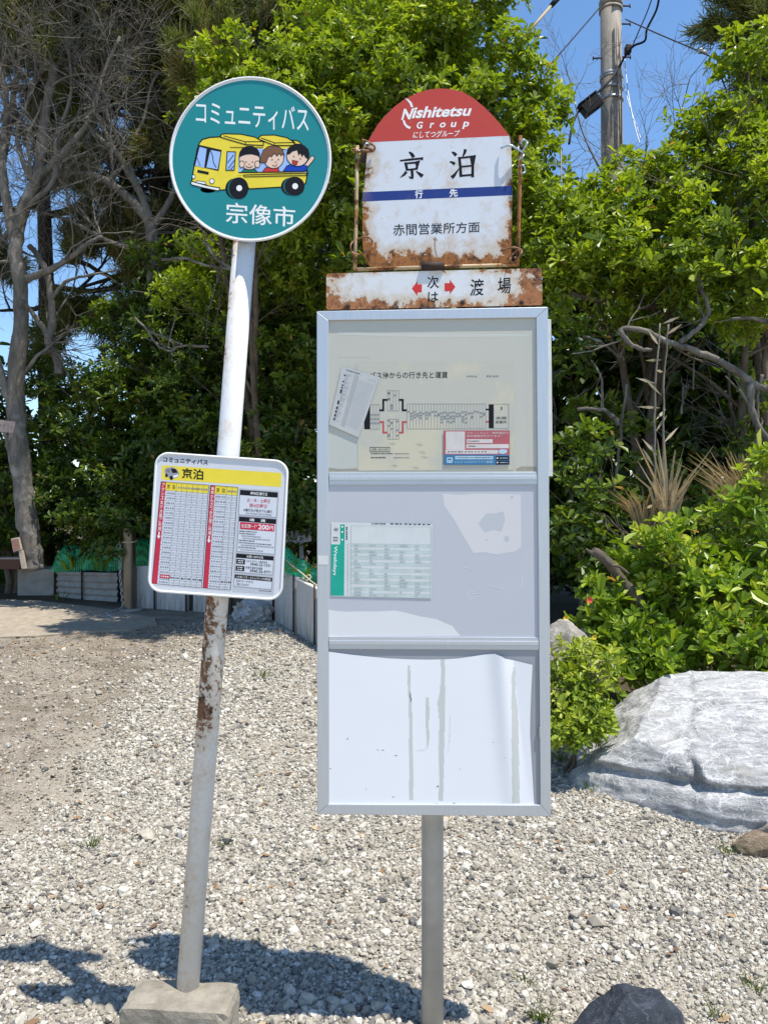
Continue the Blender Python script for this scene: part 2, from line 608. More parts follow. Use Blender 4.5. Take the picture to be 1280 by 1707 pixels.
# ------------------------------------------------------------------ boulders
def boulder(name, c, s, seed, mat, sub=5, rough=0.16, cuts=7, fine=0.03, shape=None, parent=None, rotz=0, planes=None):
    r = random.Random(seed)
    bm = bmesh.new(); bmesh.ops.create_icosphere(bm, subdivisions=sub, radius=1)
    pl = []
    for _ in range(cuts):
        d = Vector((r.uniform(-1, 1), r.uniform(-1, 1), r.uniform(-0.3, 1))).normalized()
        pl.append((d, r.uniform(0.62, 0.92)))
    if planes: pl = [(Vector(a).normalized(), b) for a, b in planes]
    off = Vector((seed * 3.7, seed * 1.3, seed * 0.7))
    R = Matrix.Rotation(rotz, 3, 'Z')
    for p in bm.verts:
        q = p.co.copy()
        for d, lim in pl:
            e = q.dot(d) - lim
            if e > 0: q -= d * e * (0.95 if planes else 0.85)
        nrm = p.co.normalized()
        q += nrm * (rough * noise.noise(q * 1.3 + off) + rough * 0.5 * noise.noise(q * 3.1 + off))
        a = noise.noise(q * 7 + off); b = noise.noise(Vector((q.x * 3, q.y * 3, q.z * 16)) + off)
        q += nrm * fine * (a + 0.8 * b + 0.5 * noise.noise(q * 19 + off))
        if shape: q = shape(q)
        p.co = R @ Vector((q.x * s[0], q.y * s[1], q.z * s[2]))
    bm.verts.index_update()
    mb = MB()
    mb.add([p.co for p in bm.verts], [[v.index for v in f.verts] for f in bm.faces], 0, True)
    bm.free()
    o = mb.build(name, mat, parent)
    o.location = c
    return o


def vein_rock(name, lo, mid, hi, scale=3.0, stretch=(1, 1, 3.5), rot=0.25, crack=0.25):
    t = NT(name)
    tc = t.n('ShaderNodeTexCoord'); mp = t.n('ShaderNodeMapping')
    mp.inputs['Scale'].default_value = stretch; mp.inputs['Rotation'].default_value = (0.1, rot, 0.3)
    t.l(tc.outputs['Object'], mp.inputs['Vector'])
    v = mp.outputs['Vector']
    n1 = t.noise(scale, 9, 0.72, v, 1.6)
    n2 = t.noise(scale * 5, 8, 0.75, v, 0.8)
    col = t.ramp(t.math('ADD', t.math('MULTIPLY', n1, 0.65), t.math('MULTIPLY', n2, 0.35)), [(0.33, lo), (0.5, mid), (0.62, hi)])
    veins = None
    for (rz, ry, sc2, w, st2) in ((0.4, 0.5, 1.3, 0.022, (1, 2.5, 1)), (-0.9, -0.4, 1.9, 0.018, (3, 1, 1)), (1.6, 0.2, 3.4, 0.018, (1, 1, 3))):
        m2 = t.n('ShaderNodeMapping'); m2.inputs['Rotation'].default_value = (0.3, ry, rz); m2.inputs['Scale'].default_value = st2
        t.l(tc.outputs['Object'], m2.inputs['Vector'])
        nn = t.noise(sc2 * scale * 0.5, 6, 0.6, m2.outputs['Vector'], 0.5)
        vv = t.mrange(t.math('ABSOLUTE', t.math('SUBTRACT', nn, 0.5)), 0.0, w, 1, 0)
        vv = t.math('MULTIPLY', vv, t.mrange(t.noise(scale * 1.5, 3, 0.5, m2.outputs['Vector']), 0.36, 0.5))
        veins = vv if veins is None else t.math('MAXIMUM', veins, vv)
    vein = veins
    pits = t.mrange(t.noise(scale * 9, 6, 0.8, v, 0.4), 0.60, 0.72)
    col = t.mix(t.math('MULTIPLY', pits, 0.55), col, [c * 0.45 for c in lo])
    col = t.mix(t.math('MULTIPLY', vein, 0.8), col, (min(0.78, hi[0] * 1.3), min(0.78, hi[1] * 1.3), min(0.78, hi[2] * 1.3)))
    gr = t.noise(scale * 34, 5, 0.8)
    col = t.mix(t.mrange(gr, 0.35, 0.7, 0.0, 0.35), col, [c * 0.5 for c in mid])
    lich = t.mrange(t.math('ADD', t.noise(scale * 1.3, 5, 0.7), t.math('MULTIPLY', t.noise(scale * 16, 4, 0.8), 0.25)), 0.70, 0.78, 0, 0.5)
    col = t.mix(lich, col, (mid[0] * 0.75, mid[1] * 0.70, mid[2] * 0.55))
    t.set(col, 0.8, spec=0.25)
    t.bump(t.math('ADD', t.math('SUBTRACT', n2, t.math('MULTIPLY', pits, 0.5)), t.math('MULTIPLY', vein, crack)), 0.7, 0.016)
    return t.mat


M['marble'] = vein_rock('white_veined_rock', (0.11, 0.112, 0.12), (0.38, 0.38, 0.38), (0.64, 0.635, 0.625), 3.4, (1.0, 2.2, 5.0), 0.35, crack=0.35)
M['tanrock'] = vein_rock('tan_grey_rock', (0.17, 0.14, 0.11), (0.30, 0.27, 0.23), (0.42, 0.39, 0.35), 3.5)
M['bluerock'] = vein_rock('blue_black_rock', (0.018, 0.023, 0.032), (0.035, 0.043, 0.056), (0.07, 0.08, 0.10), 5.0, (1, 1, 1.5))
M['brownrock'] = vein_rock('brown_rock', (0.10, 0.075, 0.05), (0.20, 0.15, 0.10), (0.32, 0.26, 0.19), 6.0)


def slab_shape(q):
    """rock with a bulging lower lip on the right, a horizontal ledge across its front"""
    z = q.z
    zz = z - 0.20 - 0.05 * noise.noise((q.x * 2.5, 1.0, 4.0)) - 0.10 * q.x
    led = math.exp(-(zz / 0.035) ** 2) * (0.5 + 0.5 * noise.noise((q.x * 3, 7.0, 1.0)))
    crk = math.exp(-((q.x + 0.28 + 0.10 * q.z + 0.03 * noise.noise((q.z * 6, 2.0, q.y * 6))) / 0.018) ** 2) * (1 if z > 0.1 else 0)
    if q.y < 0.5: q = q + Vector((0, 0.15 * led + 0.07 * crk, -0.05 * crk))
    if z > 0: q = Vector((q.x * (1 - 0.10 * z), q.y + 0.18 * z, z))
    if q.x > 0.45 and z < 0.1: q = Vector((q.x, q.y + (q.x - 0.45) * 0.9 * (0.1 - z), z))
    return q


tag(boulder('boulder', (1.86, 3.80, 0.13), (1.08, 0.68, 0.54), 5, M['marble'], 7, 0.045, 8, 0.016, slab_shape, rotz=-0.40,
            planes=[((0.03, -0.40, 0.9), 0.54), ((-0.88, -0.12, 0.42), 0.74), ((-0.5, -0.85, 0.1), 0.74), ((0.25, -0.93, -0.1), 0.70), ((0.65, -0.65, 0.3), 0.80), ((-0.2, -0.75, 0.55), 0.74)]),
    'big white grey veined boulder lying under the bright green shrub', 'boulder')
tag(boulder('boulder', P(940, 1092, 4.42) + Vector((0.0, 0.05, -0.06)), (0.19, 0.2, 0.25), 14, M['tanrock'], 5, 0.14, 5, 0.025),
    'upright tan grey rock just right of the notice case behind the yellow green bush', 'boulder')
tag(boulder('boulder', P(955, 1062, 5.1) + Vector((0, 0.05, -0.06)), (0.20, 0.2, 0.14), 12, M['tanrock'], 4, 0.2, 8, 0.05),
    'low tan rock at the foot of the dark hollow beside the small yellow flowers', 'boulder')
tag(boulder('boulder', (0.655, 2.06, 0.0), (0.185, 0.16, 0.17), 21, M['bluerock'], 5, 0.20, 10, 0.03, rotz=0.4),
    'dark blue black rock half buried in gravel at the bottom edge', 'boulder')
p = G(1262, 1428)
tag(boulder('stone', p + Vector((0.02, 0.05, 0.03)), (0.10, 0.07, 0.052), 31, M['brownrock'], 4, 0.12, 5, 0.02),
    'smooth brown stone on the gravel right of the white boulder', 'stone')
p = G(1272, 1398)
tag(boulder('stone', p + Vector((0.03, 0.06, 0.05)), (0.07, 0.06, 0.075), 33, M['tanrock'], 4, 0.2, 7, 0.04),
    'grey angular stone standing behind the smooth brown stone', 'stone')
p = G(1290, 1280)
tag(boulder('boulder', p + Vector((0.30, 0.30, 0.15)), (0.32, 0.32, 0.34), 35, M['marble'], 5, 0.2, 8, 0.04),
    'grey rock at the right edge above the brown stone, partly out of view', 'boulder')
p = G(378, 1407)
tag(boulder('stone', p + Vector((0, 0.01, 0.005)), (0.032, 0.022, 0.013), 41, M['bluerock'], 3, 0.1, 5, 0.03),
    'flat slate grey stone lying right of the leaning white post', 'stone')


# fallen leaves and grit on the bare track (nobody could count them)
x = rng.uniform(-5.0, -1.2, 26000); y = rng.uniform(2.8, 7.6, 26000)
k = (x > -0.55 * y - 0.4) & (x < -1.35 + 0.3 * np.sin(y * 2.1))
x, y = x[k], y[k]
sz = 0.0042 * np.exp(rng.normal(scale=0.5, size=len(x)))
z = np.array([gz(a, b) for a, b in zip(x, y)]) + sz * 0.3
t = NT('brown_grit')
at = t.n('ShaderNodeAttribute'); at.attribute_name = 'tone'
t.set(t.ramp(at.outputs['Fac'], [(0.0, (0.05, 0.04, 0.03)), (0.4, (0.17, 0.13, 0.09)), (0.8, (0.34, 0.28, 0.20)), (1.0, (0.48, 0.43, 0.35))]), 0.9, spec=0.2)
tag(scatter_stones('grit', np.stack([x, y, z], -1), sz, rng.uniform(0, 1, len(x)), 1, t.mat), 'brown grit on the bare track at left', 'grit', kind='stuff')
nl = 900
x = np.concatenate([rng.uniform(-4.2, -0.6, 600), rng.uniform(-1.6, 1.6, 300)]); y = np.concatenate([rng.uniform(6.2, 7.9, 600), rng.uniform(1.9, 5.5, 300)])
V = []
T = []
for a, b in zip(x, y):
    c = Vector((a, b, gz(a, b) + 0.012)); an = rnd.uniform(0, 6.28); L_ = rnd.uniform(0.012, 0.028)
    d = Vector((math.cos(an), math.sin(an), rnd.uniform(-0.2, 0.5))) * L_; s_ = Vector((-math.sin(an), math.cos(an), rnd.uniform(-0.6, 0.6))) * L_ * 0.38
    V += [c - d, c + s_, c + d, c - s_]; T += [rnd.random()] * 4
t = NT('dead_leaf')
at = t.n('ShaderNodeAttribute'); at.attribute_name = 'tone'
t.set(t.ramp(at.outputs['Fac'], [(0.0, (0.10, 0.05, 0.025)), (0.6, (0.26, 0.15, 0.07)), (1.0, (0.40, 0.30, 0.16))]), 0.7)
tag(fast_mesh('leaf_litter', np.array([p[:] for p in V]), np.arange(len(V)), np.arange(0, len(V), 4), t.mat, tone=np.array(T)), 'dry fallen leaves scattered on the ground', 'leaf litter', kind='stuff')

# ================================================================== VEGETATION
def leaf_material(name, stops, rough=0.33, trans=0.25, spec=0.5, tint=(1.5, 1.6, 0.7)):
    t = NT(name)
    at = t.n('ShaderNodeAttribute'); at.attribute_name = 'tone'
    col = t.ramp(at.outputs['Fac'], stops)
    t.set(col, rough, spec=spec)
    tr = t.n('ShaderNodeBsdfTranslucent')
    t.l(t.mix(1.0, col, tint, 'MULTIPLY'), tr.inputs['Color'])
    ms = t.n('ShaderNodeMixShader'); ms.inputs[0].default_value = trans
    t.l(t.b.outputs[0], ms.inputs[1]); t.l(tr.outputs[0], ms.inputs[2])
    t.l(ms.outputs[0], t.out.inputs['Surface'])
    return t.mat


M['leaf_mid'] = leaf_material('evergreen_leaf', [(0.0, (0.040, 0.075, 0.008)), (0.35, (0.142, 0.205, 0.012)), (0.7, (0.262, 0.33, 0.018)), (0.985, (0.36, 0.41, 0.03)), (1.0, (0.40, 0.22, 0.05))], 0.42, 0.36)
M['leaf_dark_shaded'] = leaf_material('dark_shaded_evergreen_leaf', [(0.0, (0.016, 0.034, 0.006)), (0.5, (0.062, 0.108, 0.010)), (0.85, (0.135, 0.195, 0.014)), (0.985, (0.25, 0.30, 0.03)), (1.0, (0.33, 0.19, 0.05))], 0.42, 0.33)  # dark green leaf; shade on the low bushes is also put into its colour
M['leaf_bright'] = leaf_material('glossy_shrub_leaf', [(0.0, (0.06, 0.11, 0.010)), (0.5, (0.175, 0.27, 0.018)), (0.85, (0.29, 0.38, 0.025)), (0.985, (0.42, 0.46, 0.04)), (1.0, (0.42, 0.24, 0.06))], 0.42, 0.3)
M['leaf_yellow'] = leaf_material('yellow_green_leaf', [(0.0, (0.08, 0.13, 0.012)), (0.5, (0.20, 0.28, 0.02)), (1.0, (0.38, 0.42, 0.04))], 0.5, 0.3)
M['needle'] = leaf_material('pine_needles', [(0.0, (0.06, 0.085, 0.025)), (0.5, (0.16, 0.185, 0.05)), (0.8, (0.24, 0.225, 0.08)), (1.0, (0.30, 0.19, 0.08))], 0.55, 0.25, 0.3)
M['straw'] = leaf_material('dry_bamboo_grass', [(0.0, (0.24, 0.17, 0.09)), (0.5, (0.50, 0.39, 0.24)), (0.85, (0.66, 0.56, 0.40)), (1.0, (0.30, 0.28, 0.12))], 0.6, 0.2, 0.3, (1.2, 1.05, 0.8))
M['weed'] = leaf_material('weed_leaf', [(0.0, (0.04, 0.08, 0.015)), (0.6, (0.11, 0.17, 0.03)), (1.0, (0.25, 0.25, 0.08))], 0.5, 0.25, 0.3)


def bark(name, lo, hi, scale=9.0, patch=None):
    t = NT(name)
    v = t.coord((1, 1, 0.35))
    c = t.ramp(t.noise(scale, 8, 0.72, v, 0.6), [(0.3, lo), (0.68, hi)])
    if patch: c = t.mix(t.mrange(t.noise(4, 4, 0.6), 0.55, 0.66), c, patch)
    t.set(c, 0.9, spec=0.2)
    t.bump(t.noise(scale * 3, 7, 0.75, v), 1.0, 0.03)
    return t.mat


M['bark_grey'] = bark('pale_grey_bark', (0.07, 0.062, 0.053), (0.28, 0.25, 0.21), patch=(0.36, 0.34, 0.295))
M['bark_twig'] = bark('weathered_twig_bark', (0.10, 0.09, 0.075), (0.33, 0.30, 0.255))
M['bark_dark'] = bark('dark_pine_bark', (0.025, 0.02, 0.016), (0.085, 0.07, 0.055))
M['bark_brown'] = bark('shrub_bark', (0.07, 0.055, 0.04), (0.22, 0.18, 0.14))

LEAF = np.array([[0, 0, 0], [0.42, 0.38, 0.10], [0.50, 0.74, 0.12], [0, 1.0, -0.04], [-0.50, 0.74, 0.12], [-0.42, 0.38, 0.10]])
LEAF_Q = np.array([[0, 1, 2, 3], [0, 3, 4, 5]])


def rosettes(C, A, tone, nl, length, width, spread=(45, 95), jl=0.3):
    """whorls of obovate leaves: centres, axes -> leaf verts, tones"""
    n = len(C)
    A = A / np.linalg.norm(A, axis=1, keepdims=True)
    ref = np.where(np.abs(A[:, 2:3]) < 0.9, np.array([[0, 0, 1.0]]), np.array([[1.0, 0, 0]]))
    B = np.cross(A, ref); B /= np.linalg.norm(B, axis=1, keepdims=True)
    Cc = np.cross(A, B)
    k = np.arange(nl)
    ph = (k * 2.39996)[None] + rng.uniform(0, 6.28, n)[:, None] + rng.normal(scale=0.25, size=(n, nl))
    th = np.radians(np.linspace(spread[0], spread[1], nl)[None] + rng.normal(scale=12, size=(n, nl)))
    d = A[:, None] * np.cos(th)[..., None] + (B[:, None] * np.cos(ph)[..., None] + Cc[:, None] * np.sin(ph)[..., None]) * np.sin(th)[..., None]
    side = np.cross(d, A[:, None]); side /= (np.linalg.norm(side, axis=-1, keepdims=True) + 1e-9)
    nrm = np.cross(side, d)
    L = length * np.exp(rng.normal(scale=jl, size=(n, nl)))
    W = L * width / 1.0
    lv = LEAF
    V = (C[:, None, None] + d[:, :, None] * (lv[:, 1] + 0.12)[None, None, :, None] * L[..., None, None]
         + side[:, :, None] * lv[:, 0][None, None, :, None] * W[..., None, None]
         + nrm[:, :, None] * lv[:, 2][None, None, :, None] * L[..., None, None])
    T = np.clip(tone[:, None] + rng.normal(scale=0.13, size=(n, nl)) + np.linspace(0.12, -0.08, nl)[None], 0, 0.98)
    T = np.where(rng.uniform(size=T.shape) < 0.006, 1.0, T)
    return V.reshape(-1, 3), np.repeat(T.reshape(-1), 6)


def leaf_object(name, parts, mat, parent):
    V = np.concatenate([p[0] for p in parts]); T = np.concatenate([p[1] for p in parts])
    nleaf = len(V) // 6
    L = (LEAF_Q[None] + (np.arange(nleaf) * 6)[:, None, None]).reshape(-1)
    return fast_mesh(name, V, L, np.arange(0, len(L), 4), mat, parent, tone=T, smooth=False)


def blob_leaves(u, v, ru, rv, d, dens=1.3, length=0.06, width=0.42, nl=8, base=0.52, rd=None, clumps=None, spread=(40, 100), up=0.9, fill=0.35):
    c = np.array(P(u, v, d)); R = np.array([ru / F * d, (rd if rd else max(ru, rv)) / F * d * 0.9, rv / F * d])
    area = 4 * math.pi * ((R[0] * R[1]) ** 1.6 / 3 + (R[0] * R[2]) ** 1.6 / 3 + (R[1] * R[2]) ** 1.6 / 3) ** (1 / 1.6)
    ncl = clumps or max(8, int(area * 7))
    dr = rng.normal(size=(ncl, 3)); dr /= np.linalg.norm(dr, axis=1, keepdims=True)
    rad = np.where(rng.uniform(size=ncl) < fill, rng.uniform(0.25, 0.8, ncl), rng.uniform(0.78, 1.08, ncl))
    cc = c + dr * R * rad[:, None]
    ct = rng.normal(scale=0.12, size=ncl)
    per = max(5, int(dens * area * 42 * (0.06 / length) ** 2 * 8 / nl * 2.0 / ncl))
    cr = 0.20 * (R.mean() / 0.6) ** 0.4
    e = rng.normal(size=(ncl, per, 3)); e /= np.linalg.norm(e, axis=-1, keepdims=True)
    r = rng.uniform(0.3, 1, (ncl, per, 1)) ** 0.5
    off = e * r * cr * rng.uniform(0.7, 1.35, (ncl, 1, 1)) * np.array([1.1, 1.1, 0.75])
    C = (cc[:, None] + off).reshape(-1, 3)
    A = (off / cr * 0.7 + dr[:, None] * 0.5 + np.array([0, 0, up]) + rng.normal(scale=0.35, size=off.shape)).reshape(-1, 3)
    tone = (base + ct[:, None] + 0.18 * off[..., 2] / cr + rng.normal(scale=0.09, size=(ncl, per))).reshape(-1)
    return rosettes(C, A, tone, nl, length, width, spread)


def grow(mb, p, d, L, r, depth, rs, wig=0.25, up=0.05, spread=0.7, sides=6, kids=(2, 4), seg=0.14, ends=None, shrink=(0.5, 0.8), rmin=0.0035):
    n = max(3, int(L / seg))
    pts, rad = [p.copy()], [r]
    d = d.normalized()
    for i in range(n):
        d = (d + Vector((rs.gauss(0, wig), rs.gauss(0, wig), rs.gauss(0, wig) + up)) * 0.5).normalized()
        p = p + d * (L / n)
        pts.append(p.copy()); rad.append(max(rmin * 0.6, r * (1 - 0.55 * (i + 1) / n)))
    mb.tube(pts, rad, max(3, sides), 0, caps=False)
    if ends is not None and depth <= 1: ends.append((pts[-1], d.copy()))
    if depth <= 0: return
    for _ in range(rs.randint(*kids)):
        k = rs.randint(max(1, n // 3), n)
        ax = Vector((rs.gauss(0, 1), rs.gauss(0, 1), rs.gauss(0, 1)))
        nd = (pts[k] - pts[k - 1]).normalized() + ax.normalized() * spread
        grow(mb, pts[k], nd, L * rs.uniform(*shrink), max(rmin, rad[k] * rs.uniform(0.55, 0.8)), depth - 1, rs, wig, up, spread, sides - 1, kids, seg, ends, shrink, rmin)


def limb(mb, path, d, r0, r1, sides=8, smooth=4, jit=0.0, rs=rnd):
    """a limb through photo pixels; path items (u, v[, distance])"""
    q = [P(a[0], a[1], a[2] if len(a) > 2 else d) for a in path]
    out = []
    for i in range(len(q) - 1):
        a, b, c, e = q[max(0, i - 1)], q[i], q[i + 1], q[min(len(q) - 1, i + 2)]
        for k in range(smooth):
            t = k / smooth
            out.append(0.5 * ((2 * b) + (c - a) * t + (2 * a - 5 * b + 4 * c - e) * t * t + (3 * b - a - 3 * c + e) * t ** 3))
    out.append(q[-1])
    if jit: out = [o + Vector((rs.gauss(0, jit), rs.gauss(0, jit), rs.gauss(0, jit))) for o in out]
    m = len(out) - 1
    rad = [(r0 + (r1 - r0) * i / m) * (1 + 0.10 * rs.uniform(-1, 1)) for i in range(m + 1)]
    mb.tube(out, rad, sides, 0)
    return out, rad


def foliage_tree(name, label, cat, blobs, mat, base_px, d, trunk_r, length=0.06, seed=1, group=None, stems=3, **kw):
    rs = random.Random(seed)
    b = P(base_px[0], base_px[1], d)
    b.z = gz(b.x, b.y)
    t = empty(name, b, label=label, cat=cat, group=group)
    inv = np.array(b)
    parts = []
    for bl in blobs:
        k = dict(kw)
        if len(bl) > 5: k.update(bl[5])
        V, T = blob_leaves(*bl[:5], length=length * (0.9 + 0.2 * rs.random()), **k)
        parts.append((V - inv, T))
    leaf_object('crown', parts, mat, t)
    mb = MB()
    for i in range(stems):
        tgt = P(*blobs[(i * 3) % len(blobs)][:2], blobs[(i * 3) % len(blobs)][4]) - b
        st = Vector((rs.uniform(-0.12, 0.12), rs.uniform(-0.1, 0.1), -0.06))
        pts, rad = [], []
        for k in range(9):
            s = k / 8
            q = st.lerp(tgt, s) + Vector((math.sin(s * 5 + i), math.cos(s * 4 + i * 2), 0)) * 0.08 * math.sin(s * math.pi)
            pts.append(q); rad.append(trunk_r * (1 - 0.7 * s))
        mb.tube(pts, rad, 8, 0)
        for k in (4, 5, 6, 7):
            grow(mb, pts[k], (pts[k] - pts[k - 1]).normalized() + Vector((rs.gauss(0, .6), rs.gauss(0, .6), 0.3)), min(0.8, 0.3 * (tgt - st).length), rad[k] * 0.6, 2, rs, 0.25, 0.03, 0.8, 5)
    mb.build('trunk', M['bark_brown'], t)
    return t


# --- the evergreen wood, tree by tree
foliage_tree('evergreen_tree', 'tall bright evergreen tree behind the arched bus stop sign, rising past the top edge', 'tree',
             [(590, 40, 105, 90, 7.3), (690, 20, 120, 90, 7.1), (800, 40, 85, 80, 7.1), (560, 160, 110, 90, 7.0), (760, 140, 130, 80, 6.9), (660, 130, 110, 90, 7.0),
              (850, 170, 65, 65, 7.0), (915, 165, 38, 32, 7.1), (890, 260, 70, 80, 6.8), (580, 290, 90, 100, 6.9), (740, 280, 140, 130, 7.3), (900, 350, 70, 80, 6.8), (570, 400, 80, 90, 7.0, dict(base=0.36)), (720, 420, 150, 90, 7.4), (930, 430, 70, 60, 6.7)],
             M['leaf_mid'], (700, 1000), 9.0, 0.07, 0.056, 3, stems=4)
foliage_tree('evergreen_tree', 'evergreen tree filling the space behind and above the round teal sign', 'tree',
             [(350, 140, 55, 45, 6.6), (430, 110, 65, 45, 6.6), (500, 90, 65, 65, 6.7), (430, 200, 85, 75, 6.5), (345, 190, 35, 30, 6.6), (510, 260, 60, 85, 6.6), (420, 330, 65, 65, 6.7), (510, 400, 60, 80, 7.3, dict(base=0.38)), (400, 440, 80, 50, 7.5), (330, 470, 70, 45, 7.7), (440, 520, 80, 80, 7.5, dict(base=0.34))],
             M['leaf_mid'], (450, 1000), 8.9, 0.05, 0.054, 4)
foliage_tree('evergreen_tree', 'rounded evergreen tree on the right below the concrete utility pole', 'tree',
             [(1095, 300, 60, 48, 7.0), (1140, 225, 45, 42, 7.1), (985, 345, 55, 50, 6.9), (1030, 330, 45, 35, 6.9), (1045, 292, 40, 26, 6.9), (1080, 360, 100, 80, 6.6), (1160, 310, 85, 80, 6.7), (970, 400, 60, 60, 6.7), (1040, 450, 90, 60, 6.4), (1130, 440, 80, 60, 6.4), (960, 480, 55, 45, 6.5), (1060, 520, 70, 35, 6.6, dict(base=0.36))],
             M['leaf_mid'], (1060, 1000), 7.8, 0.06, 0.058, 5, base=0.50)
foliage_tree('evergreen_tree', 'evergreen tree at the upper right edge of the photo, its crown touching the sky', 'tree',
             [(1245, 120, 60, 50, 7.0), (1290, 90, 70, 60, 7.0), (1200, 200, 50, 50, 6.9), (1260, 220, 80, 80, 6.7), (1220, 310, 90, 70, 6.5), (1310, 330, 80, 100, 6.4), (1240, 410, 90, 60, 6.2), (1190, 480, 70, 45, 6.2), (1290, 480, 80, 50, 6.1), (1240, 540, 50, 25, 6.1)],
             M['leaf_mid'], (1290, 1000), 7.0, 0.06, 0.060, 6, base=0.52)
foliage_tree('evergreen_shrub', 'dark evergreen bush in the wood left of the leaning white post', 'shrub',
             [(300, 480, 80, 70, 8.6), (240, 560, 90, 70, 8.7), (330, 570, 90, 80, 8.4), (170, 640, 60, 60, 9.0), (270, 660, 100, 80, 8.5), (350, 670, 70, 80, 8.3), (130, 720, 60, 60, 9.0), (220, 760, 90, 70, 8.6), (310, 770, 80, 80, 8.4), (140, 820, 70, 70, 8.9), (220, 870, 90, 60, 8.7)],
             M['leaf_dark_shaded'], (250, 1000), 9.5, 0.05, 0.062, 7)
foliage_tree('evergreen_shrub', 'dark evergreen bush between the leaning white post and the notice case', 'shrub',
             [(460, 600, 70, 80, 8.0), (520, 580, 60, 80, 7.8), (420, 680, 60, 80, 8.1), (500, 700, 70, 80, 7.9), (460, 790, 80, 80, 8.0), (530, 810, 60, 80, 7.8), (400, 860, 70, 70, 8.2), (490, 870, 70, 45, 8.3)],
             M['leaf_dark_shaded'], (480, 1000), 9.2, 0.05, 0.062, 8)
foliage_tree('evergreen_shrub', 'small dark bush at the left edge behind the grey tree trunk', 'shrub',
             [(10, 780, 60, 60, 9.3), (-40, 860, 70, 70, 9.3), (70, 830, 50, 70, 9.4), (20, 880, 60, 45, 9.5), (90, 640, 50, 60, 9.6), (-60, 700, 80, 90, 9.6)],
             M['leaf_dark_shaded'], (20, 1000), 9.5, 0.05, 0.06, 9)
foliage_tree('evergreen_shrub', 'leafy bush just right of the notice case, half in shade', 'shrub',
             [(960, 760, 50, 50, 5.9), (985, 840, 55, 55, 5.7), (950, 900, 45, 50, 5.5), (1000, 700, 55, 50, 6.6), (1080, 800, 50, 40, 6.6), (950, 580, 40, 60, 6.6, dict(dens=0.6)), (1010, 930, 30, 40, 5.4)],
             M['leaf_dark_shaded'], (970, 1060), 6.0, 0.02, 0.062, 10, base=0.62, stems=2)
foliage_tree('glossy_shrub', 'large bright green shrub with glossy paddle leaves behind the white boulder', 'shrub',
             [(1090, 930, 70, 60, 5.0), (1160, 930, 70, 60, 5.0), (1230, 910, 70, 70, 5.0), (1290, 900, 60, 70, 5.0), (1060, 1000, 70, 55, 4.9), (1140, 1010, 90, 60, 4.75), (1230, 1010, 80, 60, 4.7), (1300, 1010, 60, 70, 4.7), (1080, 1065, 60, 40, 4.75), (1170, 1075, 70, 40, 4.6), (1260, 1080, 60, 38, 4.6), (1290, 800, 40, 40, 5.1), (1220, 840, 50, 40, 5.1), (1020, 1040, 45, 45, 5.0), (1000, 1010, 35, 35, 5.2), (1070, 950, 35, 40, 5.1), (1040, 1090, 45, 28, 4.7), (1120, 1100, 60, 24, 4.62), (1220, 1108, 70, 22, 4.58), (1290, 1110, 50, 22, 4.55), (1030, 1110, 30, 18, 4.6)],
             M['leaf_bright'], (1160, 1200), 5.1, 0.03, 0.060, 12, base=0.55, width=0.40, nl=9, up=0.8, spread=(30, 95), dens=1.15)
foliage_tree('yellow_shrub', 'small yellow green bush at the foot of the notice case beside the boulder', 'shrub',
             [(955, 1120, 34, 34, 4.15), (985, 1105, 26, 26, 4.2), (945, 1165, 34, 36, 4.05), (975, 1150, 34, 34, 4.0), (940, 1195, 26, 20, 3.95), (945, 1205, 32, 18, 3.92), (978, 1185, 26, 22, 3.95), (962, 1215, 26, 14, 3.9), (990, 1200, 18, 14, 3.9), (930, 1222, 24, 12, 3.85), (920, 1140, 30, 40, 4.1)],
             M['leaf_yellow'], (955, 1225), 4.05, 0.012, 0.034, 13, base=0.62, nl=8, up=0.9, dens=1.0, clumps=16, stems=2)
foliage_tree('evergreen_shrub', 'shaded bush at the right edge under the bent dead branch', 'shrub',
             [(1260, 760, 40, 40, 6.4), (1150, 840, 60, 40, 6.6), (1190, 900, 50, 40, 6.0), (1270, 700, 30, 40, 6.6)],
             M['leaf_dark_shaded'], (1240, 1000), 6.5, 0.03, 0.062, 14, base=0.6)

# --- the shaded wood behind them all reads as one dark mass
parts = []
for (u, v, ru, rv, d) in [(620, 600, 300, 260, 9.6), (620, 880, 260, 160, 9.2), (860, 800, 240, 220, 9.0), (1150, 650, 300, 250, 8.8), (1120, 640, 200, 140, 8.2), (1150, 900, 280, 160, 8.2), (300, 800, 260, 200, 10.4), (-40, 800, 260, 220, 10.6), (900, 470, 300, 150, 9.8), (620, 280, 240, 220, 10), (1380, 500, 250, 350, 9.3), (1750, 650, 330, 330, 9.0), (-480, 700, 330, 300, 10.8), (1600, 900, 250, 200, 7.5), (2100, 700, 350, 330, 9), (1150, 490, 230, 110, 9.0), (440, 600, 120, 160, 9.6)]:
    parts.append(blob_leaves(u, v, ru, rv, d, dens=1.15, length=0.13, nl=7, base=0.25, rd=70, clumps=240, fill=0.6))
tag(leaf_object('far_undergrowth', parts, M['leaf_dark_shaded'], None), 'deep shaded evergreen thicket behind the nearer trees', 'thicket', kind='stuff')


